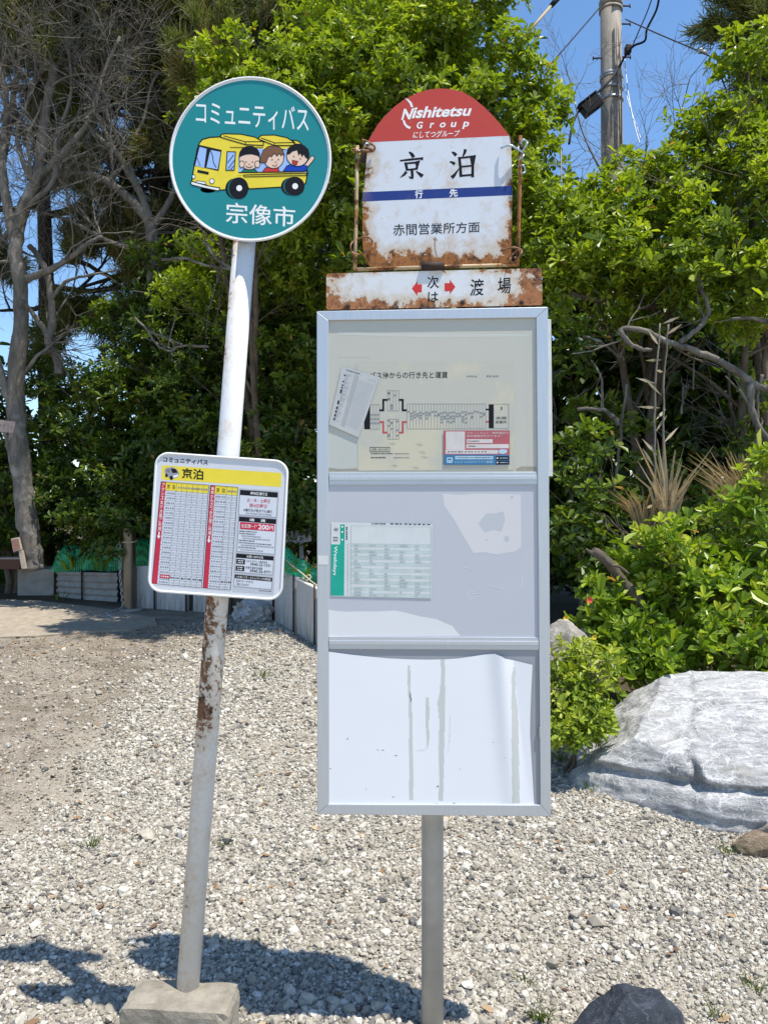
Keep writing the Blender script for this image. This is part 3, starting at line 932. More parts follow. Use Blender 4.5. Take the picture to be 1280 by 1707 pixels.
# --- pines beyond
def needle_tufts(ends, per, length, wid, inv):
    C = np.array([e[0][:] for e in ends]); A = np.array([e[1][:] for e in ends])
    n = len(C)
    d = A[:, None] * 0.8 + rng.normal(scale=0.6, size=(n, per, 3)); d /= np.linalg.norm(d, axis=-1, keepdims=True)
    s = np.cross(d, rng.normal(size=(n, per, 3))); s /= np.linalg.norm(s, axis=-1, keepdims=True)
    L = (length * rng.uniform(0.6, 1.25, (n, per)))[..., None]
    c0 = C[:, None] + rng.normal(scale=0.035, size=(n, per, 3))
    V = np.stack([c0 - s * wid, c0 + s * wid, c0 + d * L + s * wid * 0.4, c0 + d * L - s * wid * 0.4], 2).reshape(-1, 3) - inv
    T = np.clip(np.repeat(rng.beta(2, 2.2, n)[:, None], per, 1) + rng.normal(scale=0.1, size=(n, per)), 0, 1).reshape(-1)
    return V, np.repeat(T, 4)


def pine(label, px, base_v, d, top_v, limbs, r, seed, dens=26, group=None):
    rs = random.Random(seed)
    b = P(px[0], base_v, d); b.z = gz(b.x, b.y)
    t = empty('pine_tree', b, label=label, cat='tree', group=group)
    mb = MB()
    top = P(px[1], top_v, d)
    pts = [Vector((0, 0, -0.1)).lerp(top - b, k / 10) + Vector((rs.gauss(0, 0.05), rs.gauss(0, 0.05), 0)) for k in range(11)]
    mb.tube(pts, [r * (1 - 0.6 * k / 10) for k in range(11)], 9, 0)
    ends = []
    for (u, v, du, dv, L, rr) in limbs:
        z = P(u, v, d).z - b.z
        k = min(9, max(1, int(z / max(0.1, (top - b).z) * 10)))
        st = pts[k].lerp(pts[min(10, k + 1)], 0.5)
        st = Vector((P(u, v, d).x - b.x, st.y + rs.uniform(-0.4, 0.4), z)) if u is not None else st
        grow(mb, st, Vector((du, rs.uniform(-0.5, 0.3), dv)), L, rr, 3, rs, 0.30, 0.0, 0.85, 6, (3, 5), 0.2, ends, (0.45, 0.75), 0.006)
    mb.build('trunk', M['bark_dark'], t)
    more = []
    for e, dd in ends:
        more.append((e, dd))
        for _ in range(4): more.append((e - dd * rs.uniform(0.05, 0.25) + Vector((rs.gauss(0, .05), rs.gauss(0, .05), rs.gauss(0, .05))), dd + Vector((0, 0, 0.4))))
    V, T = needle_tufts(more, dens, 0.17, 0.0065, np.zeros(3))
    nq = len(V) // 4
    fast_mesh('crown', V, np.arange(nq * 4), np.arange(0, nq * 4, 4), M['needle'], t, tone=T, smooth=False)
    return t


G_P = 'pines at the back of the wood'
pine('pine tree filling the top left of the photo behind the round teal sign', (215, 330), 930, 10.2, -300,
     [(290, 60, -1, 0.1, 2.2, 0.05), (310, 20, 1, 0.1, 2.0, 0.05), (290, 100, -0.9, 0.0, 1.9, 0.05), (280, 130, 0.8, -0.05, 1.6, 0.045), (295, 30, -0.4, 0.3, 1.5, 0.04), (300, 70, 0.9, 0.25, 1.7, 0.04), (270, 300, 0.7, 0.1, 1.3, 0.04), (320, -30, -1, 0.1, 1.9, 0.04), (310, 110, -0.6, 0.15, 1.5, 0.04), (330, 0, 1, 0.0, 1.6, 0.04) , (300, 40, -0.2, 0.1, 1.8, 0.04), (290, 150, -1, 0.05, 1.7, 0.04), (290, 0, -0.8, 0.05, 2.0, 0.04), (300, 90, 0.5, 0.1, 1.4, 0.04), (280, 420, -0.9, 0.1, 1.4, 0.04)], 0.15, 51, 40, G_P)
pine('pine tree at the far left whose dark limbs cross the blue gap', (80, 60), 930, 10.6, -280,
     [(75, 140, 0.8, 0.1, 1.5, 0.05), (75, 160, -0.8, 0.1, 1.5, 0.05), (75, 60, 0.4, 0.2, 1.8, 0.05), (75, -20, 0.9, 0.0, 2.0, 0.05), (80, 20, 1, 0.1, 2.0, 0.06), (80, 60, -1, 0.2, 1.8, 0.05), (85, 300, 1, -0.02, 2.0, 0.05), (80, 360, 1, 0.1, 1.7, 0.05), (85, 110, 0.9, -0.1, 1.3, 0.04), (80, 480, 1, 0.03, 1.7, 0.045), (85, 500, -1, 0.1, 1.5, 0.04), (85, 420, 0.9, 0.0, 1.5, 0.04), (70, 0, 0.3, 0.0, 1.6, 0.05), (70, 330, -0.8, 0.1, 1.5, 0.05)], 0.13, 52, 40, G_P)
pine('pine tree seen above the tall evergreen between the two round topped signs', (470, 440), 930, 11.5, -420,
     [(450, 40, 1, 0.1, 1.6, 0.05), (450, 60, -1, 0.0, 1.7, 0.05), (445, -40, 0.7, 0.1, 2.2, 0.05), (445, -60, -0.8, 0.1, 2.0, 0.05), (440, -100, 0.9, 0.0, 2.4, 0.05), (445, 20, -0.3, 0.1, 1.3, 0.05)], 0.14, 53, 40, G_P)
pine('dark pine twigs against the sky at the top right corner', (1420, 1390), 930, 9.5, -300,
     [(1400, 60, -1, -0.02, 1.15, 0.03), (1400, 20, -1, 0.0, 0.8, 0.03), (1400, 100, -0.9, -0.05, 0.9, 0.03)], 0.12, 54, 34, G_P)

# --- bare, tangled trees at the left
def trunk_tree(label, paths, d, seed, twigs, mat=None, group=None, depth=3, L=(0.7, 1.3), spread=0.75):
    rs = random.Random(seed)
    base = P(paths[0][0][0][0], paths[0][0][0][1], d)
    base.z = gz(base.x, base.y) if paths[0][0][0][1] > 900 else base.z
    t = empty('bare_tree', base, label=label, cat='tree', group=group)
    mb, cr = MB(), MB()
    for i, (path, r0, r1, nt) in enumerate(paths):
        pts, rad = limb(mb if i == 0 else cr, path, d, r0, r1, 12 if i == 0 else 8, 5, 0.004, rs)
        for _ in range(int(nt * twigs)):
            k = rs.randint(len(pts) // 3, len(pts) - 1)
            dd = (pts[k] - pts[k - 1]).normalized() * 0.5 + Vector((rs.gauss(0, 0.7), rs.gauss(0, 0.55), rs.gauss(0.25, 0.55)))
            grow(cr, pts[k], dd, rs.uniform(*L), max(0.006, rad[k] * rs.uniform(0.25, 0.5)), depth, rs, 0.34, 0.05, spread, 5, (3, 5), 0.11, None, (0.5, 0.85), 0.0030)
    for m in (mb, cr): m.v = [tuple(Vector(q) - base) for q in m.v]
    mb.build('trunk', mat or M['bark_grey'], t)
    cr.build('crown', M['bark_twig'], t)
    return t


G_B = 'bare trees at the left of the wood'
trunk_tree('bare grey tree with thick forked trunk standing in the concrete tub at left',
           [([(58, 950), (52, 910), (44, 850), (36, 780), (30, 700), (28, 620), (36, 540), (34, 470), (27, 410), (38, 350), (62, 300), (70, 240), (78, 180), (92, 110)], 0.118, 0.045, 12),
            ([(10, 720), (22, 760), (34, 800)], 0.03, 0.07, 0),
            ([(30, 700), (8, 640), (-12, 580), (-30, 500)], 0.06, 0.035, 6),
            ([(27, 410), (10, 330), (4, 250), (12, 170), (-10, 80)], 0.06, 0.025, 9),
            ([(34, 470), (70, 455), (110, 435), (150, 405), (170, 395)], 0.045, 0.02, 6),
            ([(62, 300), (110, 250), (150, 200), (170, 130), (200, 60)], 0.04, 0.015, 9),
            ([(38, 350), (90, 300), (95, 230), (120, 150), (110, 60)], 0.035, 0.012, 8),
            ([(50, 300), (30, 220), (60, 130), (50, 40)], 0.03, 0.012, 8)], 8.5, 61, 0.55, None, G_B)
trunk_tree('bare pale tree with arching limbs against the blue gap left of the round teal sign',
           [([(262, 640), (262, 560), (258, 480), (255, 400), (250, 370)], 0.09, 0.07, 1),
            ([(250, 370), (225, 340), (190, 310), (150, 290), (90, 290), (50, 280)], 0.06, 0.02, 9),
            ([(250, 370), (238, 330), (215, 290), (195, 255), (160, 225), (140, 200)], 0.05, 0.02, 8),
            ([(252, 380), (275, 350), (290, 320), (292, 290)], 0.05, 0.02, 3),
            ([(195, 255), (165, 200), (150, 165), (165, 120)], 0.025, 0.01, 6),
            ([(240, 330), (215, 260), (240, 200), (250, 150), (265, 120)], 0.028, 0.01, 8),
            ([(250, 410), (200, 410), (150, 385), (110, 365), (70, 355)], 0.03, 0.012, 6)], 8.9, 62, 0.6, None, G_B)
trunk_tree('bare leaning tree with a broken pale stub behind the grey trunk at left',
           [([(100, 625), (96, 600), (82, 570), (88, 540), (86, 500), (80, 460), (66, 430), (50, 410)], 0.055, 0.03, 4),
            ([(82, 560), (60, 530), (45, 510)], 0.035, 0.02, 2),
            ([(86, 500), (110, 470), (140, 460), (200, 450)], 0.025, 0.01, 5)], 8.7, 63, 0.6, None, G_B)
trunk_tree('thin bare tree behind the others whose twigs crowd the far left edge',
           [([(-60, 960), (-50, 800), (-40, 600), (-20, 430), (0, 300), (20, 180), (40, 60), (50, -40)], 0.08, 0.02, 9),
            ([(-20, 430), (60, 330), (120, 240), (180, 170), (240, 120)], 0.035, 0.01, 6)], 9.4, 64, 1.0, M['bark_grey'], G_B)
# leafless thicket against the sky round the utility pole
trunk_tree('hazy leafless bush showing against the sky round the utility pole',
           [([(1060, 500), (1062, 420), (1066, 340), (1070, 280)], 0.05, 0.02, 8), ([(1066, 340), (1110, 260), (1130, 200), (1150, 130)], 0.02, 0.006, 8),
            ([(1062, 400), (1010, 300), (970, 220), (950, 130)], 0.02, 0.006, 10), ([(1066, 340), (1180, 250), (1210, 180)], 0.02, 0.006, 6), ([(1060, 450), (980, 330), (930, 270)], 0.02, 0.006, 8)], 11.0, 65, 0.9, M['bark_twig'], None, 2, (0.5, 0.9), 0.6)


# --- dead branches in the dark hollow at the right
def dead_branch(label, paths, d, seed, tw=0, mat='bark_grey', name='dead_branch', cat='branch', group='dead branches in the dark hollow'):
    rs = random.Random(seed)
    mb = MB()
    for path, r0, r1 in paths:
        pts, rad = limb(mb, path, d, r0, r1, 8, 5, 0.003, rs)
        for _ in range(tw):
            k = rs.randint(2, len(pts) - 1)
            grow(mb, pts[k], Vector((rs.gauss(0, 0.7), rs.gauss(0, 0.4), rs.gauss(0, 0.6))), rs.uniform(0.15, 0.5), max(0.004, rad[k] * 0.45), 1, rs, 0.3, 0, 0.8, 4, (1, 3), 0.08)
    o = P(paths[0][0][0][0], paths[0][0][0][1], d)
    mb.v = [tuple(Vector(q) - o) for q in mb.v]
    ob = mb.build(name, M[mat]); ob.location = o
    return tag(ob, label, cat, group)


dead_branch('thick bent grey branch arching across the dark hollow at the right', [([(1030, 556), (1042, 548), (1075, 552), (1105, 568), (1130, 576), (1160, 586), (1200, 602), (1235, 625), (1262, 645), (1290, 650)], 0.020, 0.031), ([(1034, 552), (1048, 572), (1068, 582), (1085, 583)], 0.022, 0.014), ([(1130, 572), (1160, 550), (1180, 520), (1168, 480), (1158, 440)], 0.022, 0.011)], 6.0, 71, 2)
dead_branch('curved grey stem dropping at the right edge below the bent branch', [([(1250, 640), (1252, 680), (1262, 710), (1285, 740)], 0.030, 0.026), ([(1270, 625), (1262, 660), (1262, 720), (1254, 790)], 0.014, 0.011)], 6.0, 72, 2)
dead_branch('thin pale zigzag branch just right of the notice case', [([(962, 682), (1000, 682), (1015, 690), (1032, 708)], 0.015, 0.02), ([(1002, 680), (1003, 640), (998, 620), (985, 600)], 0.012, 0.006), ([(970, 560), (1000, 570), (1025, 590), (1040, 600)], 0.014, 0.008)], 6.3, 73, 1)
dead_branch('straight thin grey stem in the dark behind the dry grass', [([(1022, 825), (1030, 770), (1036, 700), (1045, 640)], 0.013, 0.010), ([(1135, 690), (1138, 640)], 0.008, 0.006), ([(1155, 650), (1156, 600)], 0.007, 0.005)], 6.4, 74, 2)
dead_branch('dark limb under the evergreen canopy at upper right', [([(950, 490), (1000, 500), (1040, 480), (1055, 440), (1062, 400)], 0.03, 0.018), ([(1010, 505), (1070, 512), (1130, 505)], 0.02, 0.012)], 6.6, 75, 3, 'bark_brown')
dead_branch('pale twig sticking out of the leaves at the right edge', [([(1220, 532), (1250, 530), (1272, 535), (1290, 528)], 0.012, 0.016)], 5.9, 76, 2)
dead_branch('broken pale branch loop behind the bushes left of the white post', [([(225, 530), (245, 550), (262, 575), (285, 585), (300, 577), (350, 578)], 0.010, 0.014), ([(248, 552), (275, 562), (305, 575)], 0.012, 0.010), ([(280, 580), (290, 540), (295, 520)], 0.01, 0.004)], 7.8, 77, 1, 'bark_twig', group=None)
dead_branch('pale branch reaching to the white post just below the round sign', [([(270, 434), (310, 431), (340, 442), (370, 447), (392, 449)], 0.014, 0.010), ([(392, 450), (365, 435), (350, 415), (340, 400)], 0.012, 0.016)], 6.8, 78, 2, 'bark_grey', group=None)
mb = MB()
pts, rad = limb(mb, [(988, 918), (1005, 930), (1025, 952), (1045, 980), (1075, 1015)], 4.85, 0.027, 0.042, 10, 5, 0.002)
limb(mb, [(1018, 942), (1032, 945), (1048, 957)], 4.8, 0.012, 0.008, 6)
limb(mb, [(1000, 925), (985, 921), (976, 915)], 4.85, 0.02, 0.006, 6)
tag(mb.build('log', M['bark_brown']), 'cut end of a thick grey log poking out of bushes right of the notice case', 'log')


# --- dry bamboo grass
def grass_clump(label, px, d, n, hgt, spread, mat, name='dry_grass', cat='grass clump', group=None, tone=(0.2, 0.8), wid=0.010, lean=0.35, zoff=0.0):
    b = P(px[0], px[1], d); b.z += zoff
    V, T = [], []
    for _ in range(n):
        an = rnd.uniform(0, 6.283); o = Vector((math.cos(an), math.sin(an), 0)) * rnd.uniform(0, spread)
        h = hgt * rnd.uniform(0.45, 1.1); l = Vector((math.cos(an + rnd.gauss(0, .5)), math.sin(an + rnd.gauss(0, .5)), 0)) * h * lean * rnd.uniform(0.3, 1.6)
        p0 = o; p1 = o + l * 0.35 + Vector((0, 0, h * 0.6)); p2 = o + l + Vector((0, 0, h * rnd.uniform(0.85, 1.0)))
        s = Vector((-math.sin(an), math.cos(an), 0)).lerp(Vector((1, 0, 0)), 0.5).normalized() * wid * rnd.uniform(0.5, 1.2)
        tt = rnd.uniform(*tone)
        V += [p0 - s * 0.5, p0 + s * 0.5, p1 + s, p1 - s, p1 - s, p1 + s, p2 + s * 0.15, p2 - s * 0.15]
        T += [tt] * 8
    nq = len(V) // 4
    o = fast_mesh(name, np.array([p[:] for p in V]), np.arange(nq * 4), np.arange(0, nq * 4, 4), mat, None, tone=np.array(T), smooth=False)
    o.location = b
    return tag(o, label, cat, group)


grass_clump('dry straw coloured bamboo grass clump with broad blades in the dark hollow', (1112, 900), 5.45, 70, 0.66, 0.03, M['straw'], lean=0.24, wid=0.010, tone=(0.35, 0.88))
grass_clump('drooping brown dry grass tuft left of the broad bladed straw clump', (1072, 880), 5.5, 90, 0.30, 0.06, M['straw'], tone=(0.0, 0.45), lean=0.7, wid=0.007)
grass_clump('dense dry straw grass at the right edge above the bright shrub', (1255, 880), 5.4, 240, 0.52, 0.14, M['straw'], tone=(0.1, 0.75), lean=0.55, wid=0.008)
mb = MB()
for dx in (0, 14):
    limb(mb, [(1090 + dx, 900), (1091 + dx, 800), (1090 + dx, 700), (1094 + dx, 600), (1100 + dx, 540)], 5.7, 0.010, 0.006, 6, 4, 0.004)
o = mb.build('stalk', M['bark_twig'])
vb = []
for i in range(16):
    v0 = 540 + 20 * i; c = P(1094 + rnd.uniform(-4, 14), v0, 5.7)
    dd = Vector((rnd.choice((-1, 1)) * rnd.uniform(0.3, 1), rnd.uniform(-0.5, 0.5), rnd.uniform(-0.2, 1))).normalized(); s = dd.cross(Vector((0, 1, 0))).normalized() * 0.011
    L = rnd.uniform(0.1, 0.2)
    vb += [c, c + dd * L * 0.5 + s, c + dd * L, c + dd * L * 0.5 - s]
bt = empty('bamboo_grass', P(1092, 900, 5.7), label='tall thin dry bamboo stalk with a few leaves rising before the dark hollow', cat='plant')
o.parent = bt
o2 = fast_mesh('leaves', np.array([p[:] for p in vb]), np.arange(len(vb)), np.arange(0, len(vb), 4), M['straw'], bt, tone=np.array(sum([[rnd.uniform(0.3, 1)] * 4 for _ in range(16)], [])), smooth=False)
for q in (o, o2):
    q.location = -bt.location

# --- weeds on the gravel
WEEDS = [(985, 1318, 26, 'small green weed at the foot of the white boulder'), (1258, 1650, 26, 'bright green weed tuft in the gravel at the lower right edge'),
         (150, 1412, 22, 'sparse dry weed in the gravel left of the leaning post base'), (372, 1412, 14, 'tiny weed beside the flat slate grey stone'),
         (875, 1640, 16, 'thin weed left of the dark rock at the bottom'), (935, 1270, 26, 'dry weed just right of the bottom corner of the notice case'),
         (1190, 1690, 22, 'low weed right of the dark rock at the bottom'), (900, 1700, 60, 'mossy yellow green weed patch left of the dark rock'),
         (1210, 1420, 20, 'brown dry weed left of the smooth brown stone'), (440, 1130, 20, 'faint weeds right of the rusty post in the gravel'), (22, 985, 60, 'grass tuft at the left edge before the flower pot'),
         (100, 1000, 24, 'small grass tuft at the right corner of the concrete tub')]
for (u, v, n, lb) in WEEDS:
    g = G(u, v)
    k = g.y / 2.5
    grass_clump(lb, (u, v), g.y, n, 0.045 * (0.6 + 0.6 * k), 0.03 * (0.6 + 0.5 * k), M['weed'], 'weed', 'weed', 'weeds', (0.1, 1.0), 0.003 * (0.5 + 0.5 * k), 0.9)


# --- small flowers beside the tan rocks
M['petal_yellow'] = simple('yellow_petal', (0.75, 0.52, 0.03), 0.6, var=0.1)
M['petal_red'] = simple('orange_red_petal', (0.70, 0.09, 0.03), 0.6, var=0.1)


def flower_plant(label, heads, d, base_px, petal, size):
    b = P(base_px[0], base_px[1], d); b.z = max(gz(b.x, b.y), b.z)
    o = empty('flower_plant', b, label=label, cat='plant')
    st = MB()
    for (u, v) in heads:
        h = P(u, v, d) - b
        st.tube([Vector((h.x * 0.3, 0, 0)), h * 0.6 + Vector((0.01, 0, 0)), h], 0.0025, 4)
        for k in range(3):
            an = rnd.uniform(0, 6.28); q = h * rnd.uniform(0.2, 0.8); e = Vector((math.cos(an), math.sin(an), 0.5)) * 0.05; s_ = Vector((-math.sin(an), math.cos(an), 0)) * 0.012
            st.add([q, q + e * 0.5 + s_, q + e, q + e * 0.5 - s_], [(0, 1, 2, 3)])
    st.build('stem', simple('green_stem', (0.07, 0.13, 0.02), 0.6), o)
    for (u, v) in heads:
        h = P(u, v, d) - b
        fl = MB()
        for k in range(6):
            an = k / 6 * 6.283; e = Vector((math.cos(an), -0.35, math.sin(an))) * size; s_ = Vector((-math.sin(an), 0, math.cos(an))) * size * 0.45
            fl.add([h, h + e * 0.6 + s_, h + e, h + e * 0.6 - s_], [(0, 1, 2, 3)])
        fl.build('flower', petal, o)


flower_plant('little yellow flowers growing at the top of the tan rock right of the notice case', [(936, 1036), (943, 1030), (930, 1040), (941, 1041)], 4.75, (938, 1062), M['petal_yellow'], 0.020)
flower_plant('small yellow flowers between the tan rock and the yellow green bush', [(968, 1088), (963, 1080), (975, 1078), (958, 1092), (983, 1066), (990, 1062)], 4.45, (970, 1125), M['petal_yellow'], 0.017)
flower_plant('single orange red flower in the shade left of the bright green shrub', [(982, 1000)], 4.7, (984, 1040), M['petal_red'], 0.022)

# ================================================================== THINGS ROUND THE EDGE OF THE LOT
M['conc'] = simple('cast_concrete', (0.30, 0.285, 0.26), 0.9, var=0.22, vs=9, bump=0.4, bs=70)
M['conc_white'] = NT('stained_white_concrete')
t = M['conc_white']
tc = t.n('ShaderNodeTexCoord'); sp = t.n('ShaderNodeSeparateXYZ'); t.l(tc.outputs['Object'], sp.inputs[0])
st = t.noise(26, 5, 0.7, t.coord((1, 1, 0.12)))
low = t.mrange(sp.outputs[2], 0.0, 0.30, 1.0, 0.0)
f = t.math('MULTIPLY', t.mrange(t.math('ADD', st, t.math('MULTIPLY', low, 0.25)), 0.54, 0.86), 0.65)
t.set(t.mix(f, t.mix(t.noise(6, 4), (0.46, 0.45, 0.43), (0.58, 0.57, 0.54)), (0.15, 0.13, 0.11)), 0.85, spec=0.3)
t.bump(t.noise(90, 4), 0.25, 0.003)
M['conc_white'] = t.mat
M['iron'] = simple('dark_rusty_iron', (0.045, 0.028, 0.022), 0.8, 0.3, var=0.3, vs=40)
M['steel'] = simple('dull_brown_steel', (0.17, 0.145, 0.115), 0.34, 0.8, var=0.15, vs=6, bump=0.05)
M['galv'] = simple('galvanised_steel', (0.40, 0.40, 0.40), 0.5, 0.7, var=0.15, vs=25)
M['soil'] = simple('dark_soil', (0.07, 0.05, 0.035), 0.95, var=0.3, vs=30, bump=0.6)
M['corr'] = simple('weathered_corrugated_board', (0.31, 0.30, 0.28), 0.85, var=0.2, vs=12, bump=0.2)
M['pot'] = simple('brown_plastic', (0.09, 0.035, 0.025), 0.5, var=0.15)
M['brick_ink'] = simple('faded_red_paint', (0.30, 0.15, 0.11), 0.8, var=0.25, vs=60)
M['pale_wood'] = simple('pale_bare_wood', (0.46, 0.37, 0.29), 0.8, var=0.15, vs=30)
M['rope'] = simple('pale_rope', (0.55, 0.47, 0.33), 0.9, var=0.15, vs=200)

# concrete tub round the grey trunk
a, b = G(31, 992), G(90, 993)
top = P(31, 948, a.y).z
w = (b - a).length
o = empty('concrete_tub', a.lerp(b, 0.5), label='square grey concrete tub at the foot of the thick bare tree', cat='tub')
mb = MB()
h = top - a.z
W, D, th = w, 0.5, 0.05
for (cx, cy, sx, sy) in ((0, th / 2, W, th), (0, D - th / 2, W, th), (-W / 2 + th / 2, D / 2, th, D - 2 * th), (W / 2 - th / 2, D / 2, th, D - 2 * th)):
    mb.bbox((cx, cy, h / 2 - 0.02), (sx, sy, h + 0.04), 0.008)
mb.build('tub_wall', M['conc'], o)
mb = MB(); mb.box((0, D / 2, h - 0.05), (W - 2 * th - 0.004, D - 2 * th - 0.004, 0.03)); mb.build('soil', M['soil'], o)

# corrugated edging, two boards between dark stakes
def corrugated(pa, pb, va, vb, label):
    a, b = G(*pa), G(*pb)
    ha, hb = P(pa[0], va, a.y).z - a.z, P(pb[0], vb, b.y).z - b.z
    o = empty('corrugated_edging', a, label=label, cat='garden edging', group='corrugated boards edging the bed')
    mb = MB(); d = b - a; nrm = Vector((d.y, -d.x, 0)).normalized()
    nn = 40
    vs = []
    for e, hh in ((Vector((0, 0, 0)), ha), (d, hb)):
        for k in range(nn + 1):
            f = k / nn
            vs.append(e + Vector((0, 0, hh * f - 0.02)) + nrm * 0.012 * math.sin(f * 2 * math.pi * 4.5))
        for k in range(nn + 1):
            f = k / nn
            vs.append(e + Vector((0, 0, hh * f - 0.02)) + nrm * (0.012 * math.sin(f * 2 * math.pi * 4.5) - 0.008))
    m2 = nn + 1
    fs = []
    for k in range(nn):
        fs.append((k, 2 * m2 + k, 2 * m2 + k + 1, k + 1)); fs.append((m2 + k, m2 + k + 1, 3 * m2 + k + 1, 3 * m2 + k))
        fs.append((k, k + 1, m2 + k + 1, m2 + k)); fs.append((2 * m2 + k, 3 * m2 + k, 3 * m2 + k + 1, 2 * m2 + k + 1))
    fs.append((nn, 2 * m2 + nn, 3 * m2 + nn, m2 + nn))
    mb.add(vs, fs, 0, False)
    mb.build('board', M['corr'], o)
    mb = MB()
    mb.tube([nrm * 0.03 + Vector((0, 0, -0.1)), nrm * 0.03 + Vector((0, 0, ha + 0.02))], 0.010, 6)
    mb.build('stake', M['iron'], o)


corrugated((95, 994), (139, 999), 950, 951, 'left corrugated grey board beside the concrete tub')
corrugated((140, 999), (196, 1003), 951, 952, 'right corrugated grey board behind the steel bollard')

# white panel wall: each panel with its stake
def wall_panel(pa, pb, ta, tb, label, thick=0.05, stake=True):
    a, b = G(*pa), G(*pb)
    za, zb = P(pa[0], ta, a.y).z - a.z, P(pb[0], tb, b.y).z - a.z
    d = b - a; nrm = Vector((-d.y, d.x, 0)).normalized() * thick
    o = empty('wall_panel', a, label=label, cat='wall', group='white concrete panels retaining the bed')
    base = [Vector((0, 0, -0.08)), Vector((d.x, d.y, -0.08 + d.z))]
    topv = [Vector((0, 0, za)), Vector((d.x, d.y, zb))]
    mb = MB()
    vs = base + [p + nrm for p in base] + topv + [p + nrm for p in topv]
    mb.add(vs, [(0, 1, 5, 4), (1, 3, 7, 5), (3, 2, 6, 7), (2, 0, 4, 6), (4, 5, 7, 6), (0, 2, 3, 1)])
    mb.build('panel', M['conc_white'], o, bevel=0.006, fix=True)
    if stake:
        e = d - nrm.normalized() * 0.016
        mb = MB(); mb.tube([e + Vector((0, 0, -0.1)), Vector((e.x, e.y, zb + 0.03))], 0.009, 6)
        mb.build('stake', M['iron'], o)
    return a, b, za, zb


wall_panel((228, 1013), (259, 1015), 944, 943, 'narrow white wall panel just right of the steel bollard')
wall_panel((261, 1015), (312, 1019), 943, 942, 'white wall panel below the left corner of the hanging timetable')
wall_panel((322, 1019), (388, 1024), 942, 941, 'white wall panel crossed by the leaning post')
wall_panel((390, 1024), (457, 1033), 941, 940, 'white wall panel behind the white sandbag')
wall_panel((458, 1036), (492, 1055), 942, 963, 'slanting white wall panel right of the sandbag')
wall_panel((494, 1056), (527, 1076), 965, 981, 'slanting white wall panel touching the left edge of the notice case')
wall_panel((529, 1077), (575, 1103), 982, 1005, 'white wall panel hidden mostly behind the notice case', stake=False)

# raised bed soil behind the panels, under net
pts = [(100, 952), (196, 950), (300, 946), (455, 944), (528, 985)]
mb = MB()
vs = []
for (u, v), g in zip(pts, [(100, 996), (196, 1003), (300, 1018), (455, 1034), (528, 1077)]):
    w = G(*g); z = P(u, v, w.y).z
    vs.append(Vector((w.x, w.y + 0.07, z - 0.05)))
back = [Vector((p.x * 1.25, p.y + 2.2, p.z + 0.05)) for p in vs]
for i in range(len(vs) - 1):
    mb.add([vs[i], vs[i + 1], back[i + 1], back[i]], [(0, 1, 2, 3)])
    mb.add([vs[i], vs[i + 1], vs[i + 1] - Vector((0, 0, 0.5)), vs[i] - Vector((0, 0, 0.5))], [(3, 2, 1, 0)])
tag(mb.build('raised_bed', M['soil']), kind='structure')

# bed plants under green net
t = NT('green_garden_net')
v = t.coord()
br = t.n('ShaderNodeTexBrick'); br.offset = 0.0; br.inputs['Scale'].default_value = 1.0
br.inputs['Brick Width'].default_value = 0.022; br.inputs['Row Height'].default_value = 0.022; br.inputs['Mortar Size'].default_value = 0.0045
t.l(v, br.inputs['Vector'])
t.set((0.03, 0.45, 0.19), 0.5)
tr = t.n('ShaderNodeBsdfTransparent'); ms = t.n('ShaderNodeMixShader')
f = t.math('MULTIPLY', t.math('ADD', br.outputs['Fac'], 0.40, True), 0.88)
t.l(f, ms.inputs[0]); t.l(tr.outputs[0], ms.inputs[1]); t.l(t.b.outputs[0], ms.inputs[2]); t.l(ms.outputs[0], t.out.inputs['Surface'])
M['net'] = t.mat


def net(pix, d, label, seed, depth=0.5):
    """pix: list of (u, v_top, v_bottom)"""
    mb = MB(); off = P(pix[0][0], pix[0][2], d)
    nu = 36; nvv = 14
    vs = []
    for i in range(nu + 1):
        f = i / nu * (len(pix) - 1); k = min(len(pix) - 2, int(f)); e = f - k
        u, vt, vb = (pix[k][j] * (1 - e) + pix[k + 1][j] * e for j in range(3))
        for j in range(nvv + 1):
            g = j / nvv
            if g <= 0.6:
                s = g / 0.6; y = d + 0.25 * depth * s * s; vv = vb + (vt - vb) * math.sin(s * math.pi / 2)
            else:
                s = (g - 0.6) / 0.4; y = d + depth * (0.25 + 0.75 * s); vv = vt + (vb - vt) * 0.6 * s * s
            p = P(u, vv, d); p.y = y
            nz = noise.noise((p.x * 5 + seed, y * 5, p.z * 5))
            p += Vector((0, -0.03 * nz, 0.035 * nz + 0.02 * noise.noise((p.x * 14, seed, p.z * 14))))
            vs.append(p - off)
    m2 = nvv + 1
    fs = [(i * m2 + j, (i + 1) * m2 + j, (i + 1) * m2 + j + 1, i * m2 + j + 1) for i in range(nu) for j in range(nvv)]
    mb.add(vs, fs, 0, True)
    o = mb.build('garden_net', M['net']); o.location = off
    return tag(o, label, 'net')


